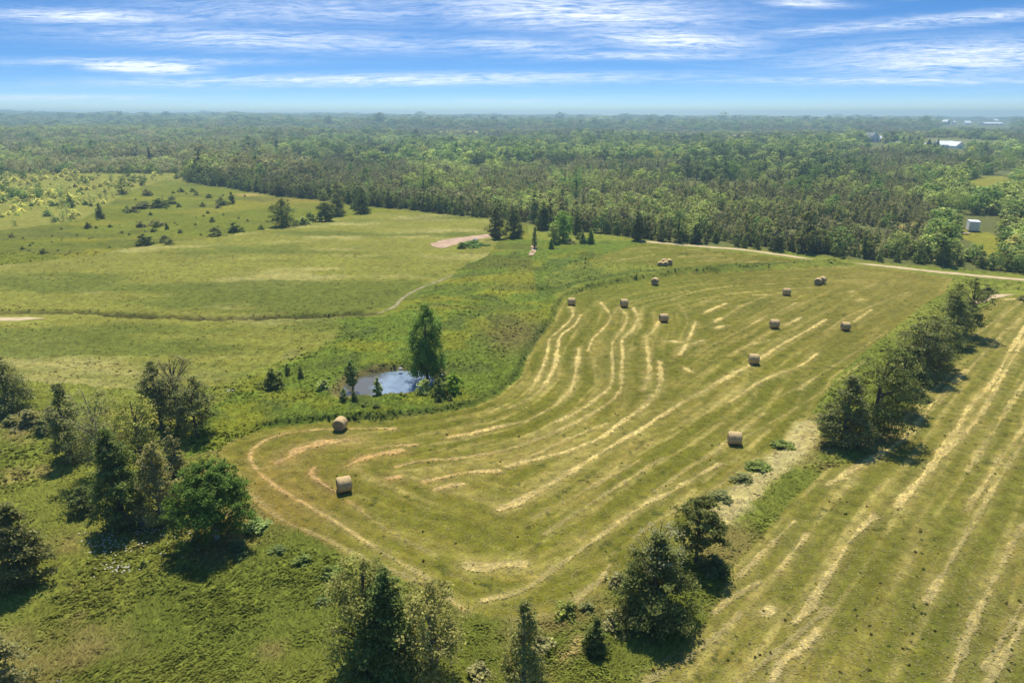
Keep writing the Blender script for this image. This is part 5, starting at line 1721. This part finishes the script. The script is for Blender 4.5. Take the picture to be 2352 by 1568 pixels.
def house(name, label, cat, px, py, wpx, dep, wh, rh, mw, mr, rz=0.0, windows=3, gable_front=True, z=0.0, nfold=1):
    x, y = [float(v_) for v_ in G(px, py)]
    wd = pxsize(x, y, wpx)
    z = float(zat(x, y)[0])
    root = tag(empty(name, (x, y, z), rz), label, cat)
    a, b2 = wd / 2, dep
    if gable_front:
        V = [(-a, 0, -2), (a, 0, -2), (a, b2, -2), (-a, b2, -2), (-a, 0, wh), (a, 0, wh), (a, b2, wh), (-a, b2, wh), (0, 0, wh + rh), (0, b2, wh + rh)]
        walls = [np.array([(0, 1, 5, 4), (1, 2, 6, 5), (2, 3, 7, 6), (3, 0, 4, 7)]), np.array([(4, 5, 8), (6, 7, 9)])]
        rv = [(-a - .5, -.5, wh - .15), (0, -.5, wh + rh + .12), (0, b2 + .5, wh + rh + .12), (-a - .5, b2 + .5, wh - .15), (a + .5, -.5, wh - .15), (a + .5, b2 + .5, wh - .15)]
        rv += [(p[0], p[1], p[2] + .28) for p in rv]
        rf = [(6, 7, 8, 9), (7, 10, 11, 8), (0, 3, 2, 1), (1, 2, 5, 4), (0, 1, 7, 6), (1, 4, 10, 7), (3, 9, 8, 2), (2, 8, 11, 5), (0, 6, 9, 3), (4, 5, 11, 10)]
    else:
        V = [(-a, 0, -2), (a, 0, -2), (a, b2, -2), (-a, b2, -2), (-a, 0, wh), (a, 0, wh), (a, b2, wh), (-a, b2, wh), (-a, b2 / 2, wh + rh), (a, b2 / 2, wh + rh)]
        walls = [np.array([(0, 1, 5, 4), (1, 2, 6, 5), (2, 3, 7, 6), (3, 0, 4, 7)]), np.array([(5, 6, 9), (7, 4, 8)])]
        rv = [(-a - .5, -.5, wh - .15), (-a - .5, b2 / 2, wh + rh + .12), (a + .5, b2 / 2, wh + rh + .12), (a + .5, -.5, wh - .15), (-a - .5, b2 + .5, wh - .15), (a + .5, b2 + .5, wh - .15)]
        rv += [(p[0], p[1], p[2] + .28) for p in rv]
        rf = [(6, 9, 8, 7), (7, 8, 11, 10), (0, 1, 2, 3), (1, 4, 5, 2), (0, 3, 9, 6), (4, 10, 11, 5), (0, 6, 7, 1), (1, 7, 10, 4), (3, 2, 8, 9), (2, 5, 11, 8)]
    link("walls", mesh_np("walls", np.array(V, float), walls, mw), root)
    link("roof", mesh_np("roof", np.array(rv, float), [np.array(rf)], mr), root)
    for k in range(windows):
        cx = -a + (k + .5) * wd / windows
        w_ = boxes("window", [(cx - wd * .08, cx + wd * .08, -.06, -.003, wh * .35, wh * .8)], M_GLASS, root)
    return root


house("farmhouse", "grey gabled house among trees near the horizon", "house", 2008, 333, 24, 14, 5.5, 5.5, M_SIDING, M_ROOFD, R(14), 2)
house("farmhouse_wing", "white low shed beside the grey gabled house", "shed", 2020, 332, 15, 10, 4.0, 3, M_WHITE, M_ROOFW, R(14), 1, False)
house("greenhouse", "long low white-roofed building shining in the sun", "building", 2178, 340, 34, 22, 3.6, 3.6, M_WHITE, M_ROOFW, R(-6), 3, False)
house("white_shed", "small white-roofed shed joined past the long shining building", "shed", 2205, 341, 22, 14, 3.0, 4.2, M_WHITE, M_ROOFW, R(10), 1)
house("long_barn", "very long white-roofed barn near the horizon", "barn", 2283, 291.5, 42, 30, 5.5, 3.4, M_SIDING, M_ROOFW, 0, 4, False)
house("far_barn", "short white-roofed barn behind the very long one", "barn", 2288, 286.5, 10, 24, 9.0, 6, M_SIDING, M_ROOFW, 0, 1, False)
house("cream_barn", "cream gabled barn far off, at the barns' outer end", "barn", 2176, 296, 9, 18, 8, 5, M_TAN, M_ROOFW, R(10), 1)
house("white_barn", "bright white barn far off between cream barn and long barn", "barn", 2222, 293, 12, 20, 6.5, 6, M_WHITE, M_ROOFW, R(-12), 1, False)
house("tiny_barn", "tiny white outbuilding next to the cream barn", "barn", 2191, 295, 4, 10, 6, 3, M_WHITE, M_ROOFW, 0, 1, False)
for k, (hx, hy) in enumerate([(2062, 336), (2120, 341), (2250, 343)]):
    house("roadside_shed", ["cream low wall-like shed by the cypress row", "small bright shed between cypresses", "pale low shed past the shining building"][k], "shed", hx, hy, [26, 9, 20][k], 8, [2.6, 3.2, 3][k], 1.5, M_TAN if k == 0 else M_WHITE, M_ROOFW, 0, 1, False)


# boulders
def boulder(px, py, w, h, seed, label, m=None):
    rs = np.random.RandomState(seed)
    import bmesh
    bm = bmesh.new()
    bmesh.ops.create_icosphere(bm, subdivisions=3, radius=1)
    x, y = [float(v_) for v_ in G(px, py)]
    ww, hh = pxsize(x, y, w) / 2, pxsize(x, y, h) / 2
    for v_ in bm.verts:
        c = v_.co
        k = 1 + .35 * (fbm(np.array([c.x * 1.3 + c.z]), np.array([c.y * 1.3 - c.z]), .8, seed, 3)[0] - .5)
        v_.co = (c.x * ww * k, c.y * ww * .8 * k, (c.z * hh * k) + hh * .75)
    me = bpy.data.meshes.new("boulder")
    bm.to_mesh(me)
    bm.free()
    me.materials.append(m or M_ROCK)
    tag(link("boulder", me, None, (x, y, .1), seed), label, "boulder")


boulder(345, 1208, 26, 24, 1, "round grey boulder in the shade under the cluster")
boulder(326, 1206, 22, 20, 2, "pale angular boulder beside the round grey one")
boulder(310, 1200, 24, 14, 3, "flat bluish boulder at the outer end of the shaded boulders")
boulder(327, 1190, 14, 16, 4, "small upright boulder behind the shaded ones")
boulder(920, 850, 12, 6, 5, "pale rock on the far pond bank")
boulder(1014, 868, 14, 10, 6, "pinkish rock beside the poplar at the pond")
boulder(1020, 874, 8, 6, 7, "small pink rock below the poplar rock")
boulder(1092, 555, 12, 8, 8, "pale rock at the green mound near the sand patch")
boulder(137, 1572, 14, 12, 9, "grey rock in the corner grass")

# ------------------------------------------------------------------ air
mh, t = mat("haze")
pv = t.n('ShaderNodeVolumePrincipled')
pv.inputs['Color'].default_value = (.57, .86, .98, 1)
pv.inputs['Density'].default_value = .00033
pv.inputs['Anisotropy'].default_value = .32
o_ = t.n('ShaderNodeOutputMaterial')
t.l(pv.outputs[0], o_.inputs['Volume'])
V, Fq = boxv(-8500, 8500, -2100, 8100, -16, HAZE_TOP)
hz = link("haze", mesh_np("haze", np.array(V, float), [np.array(Fq)], mh))
tag(hz, "thin blue air that fades the far woods and hills", "haze", kind='stuff')
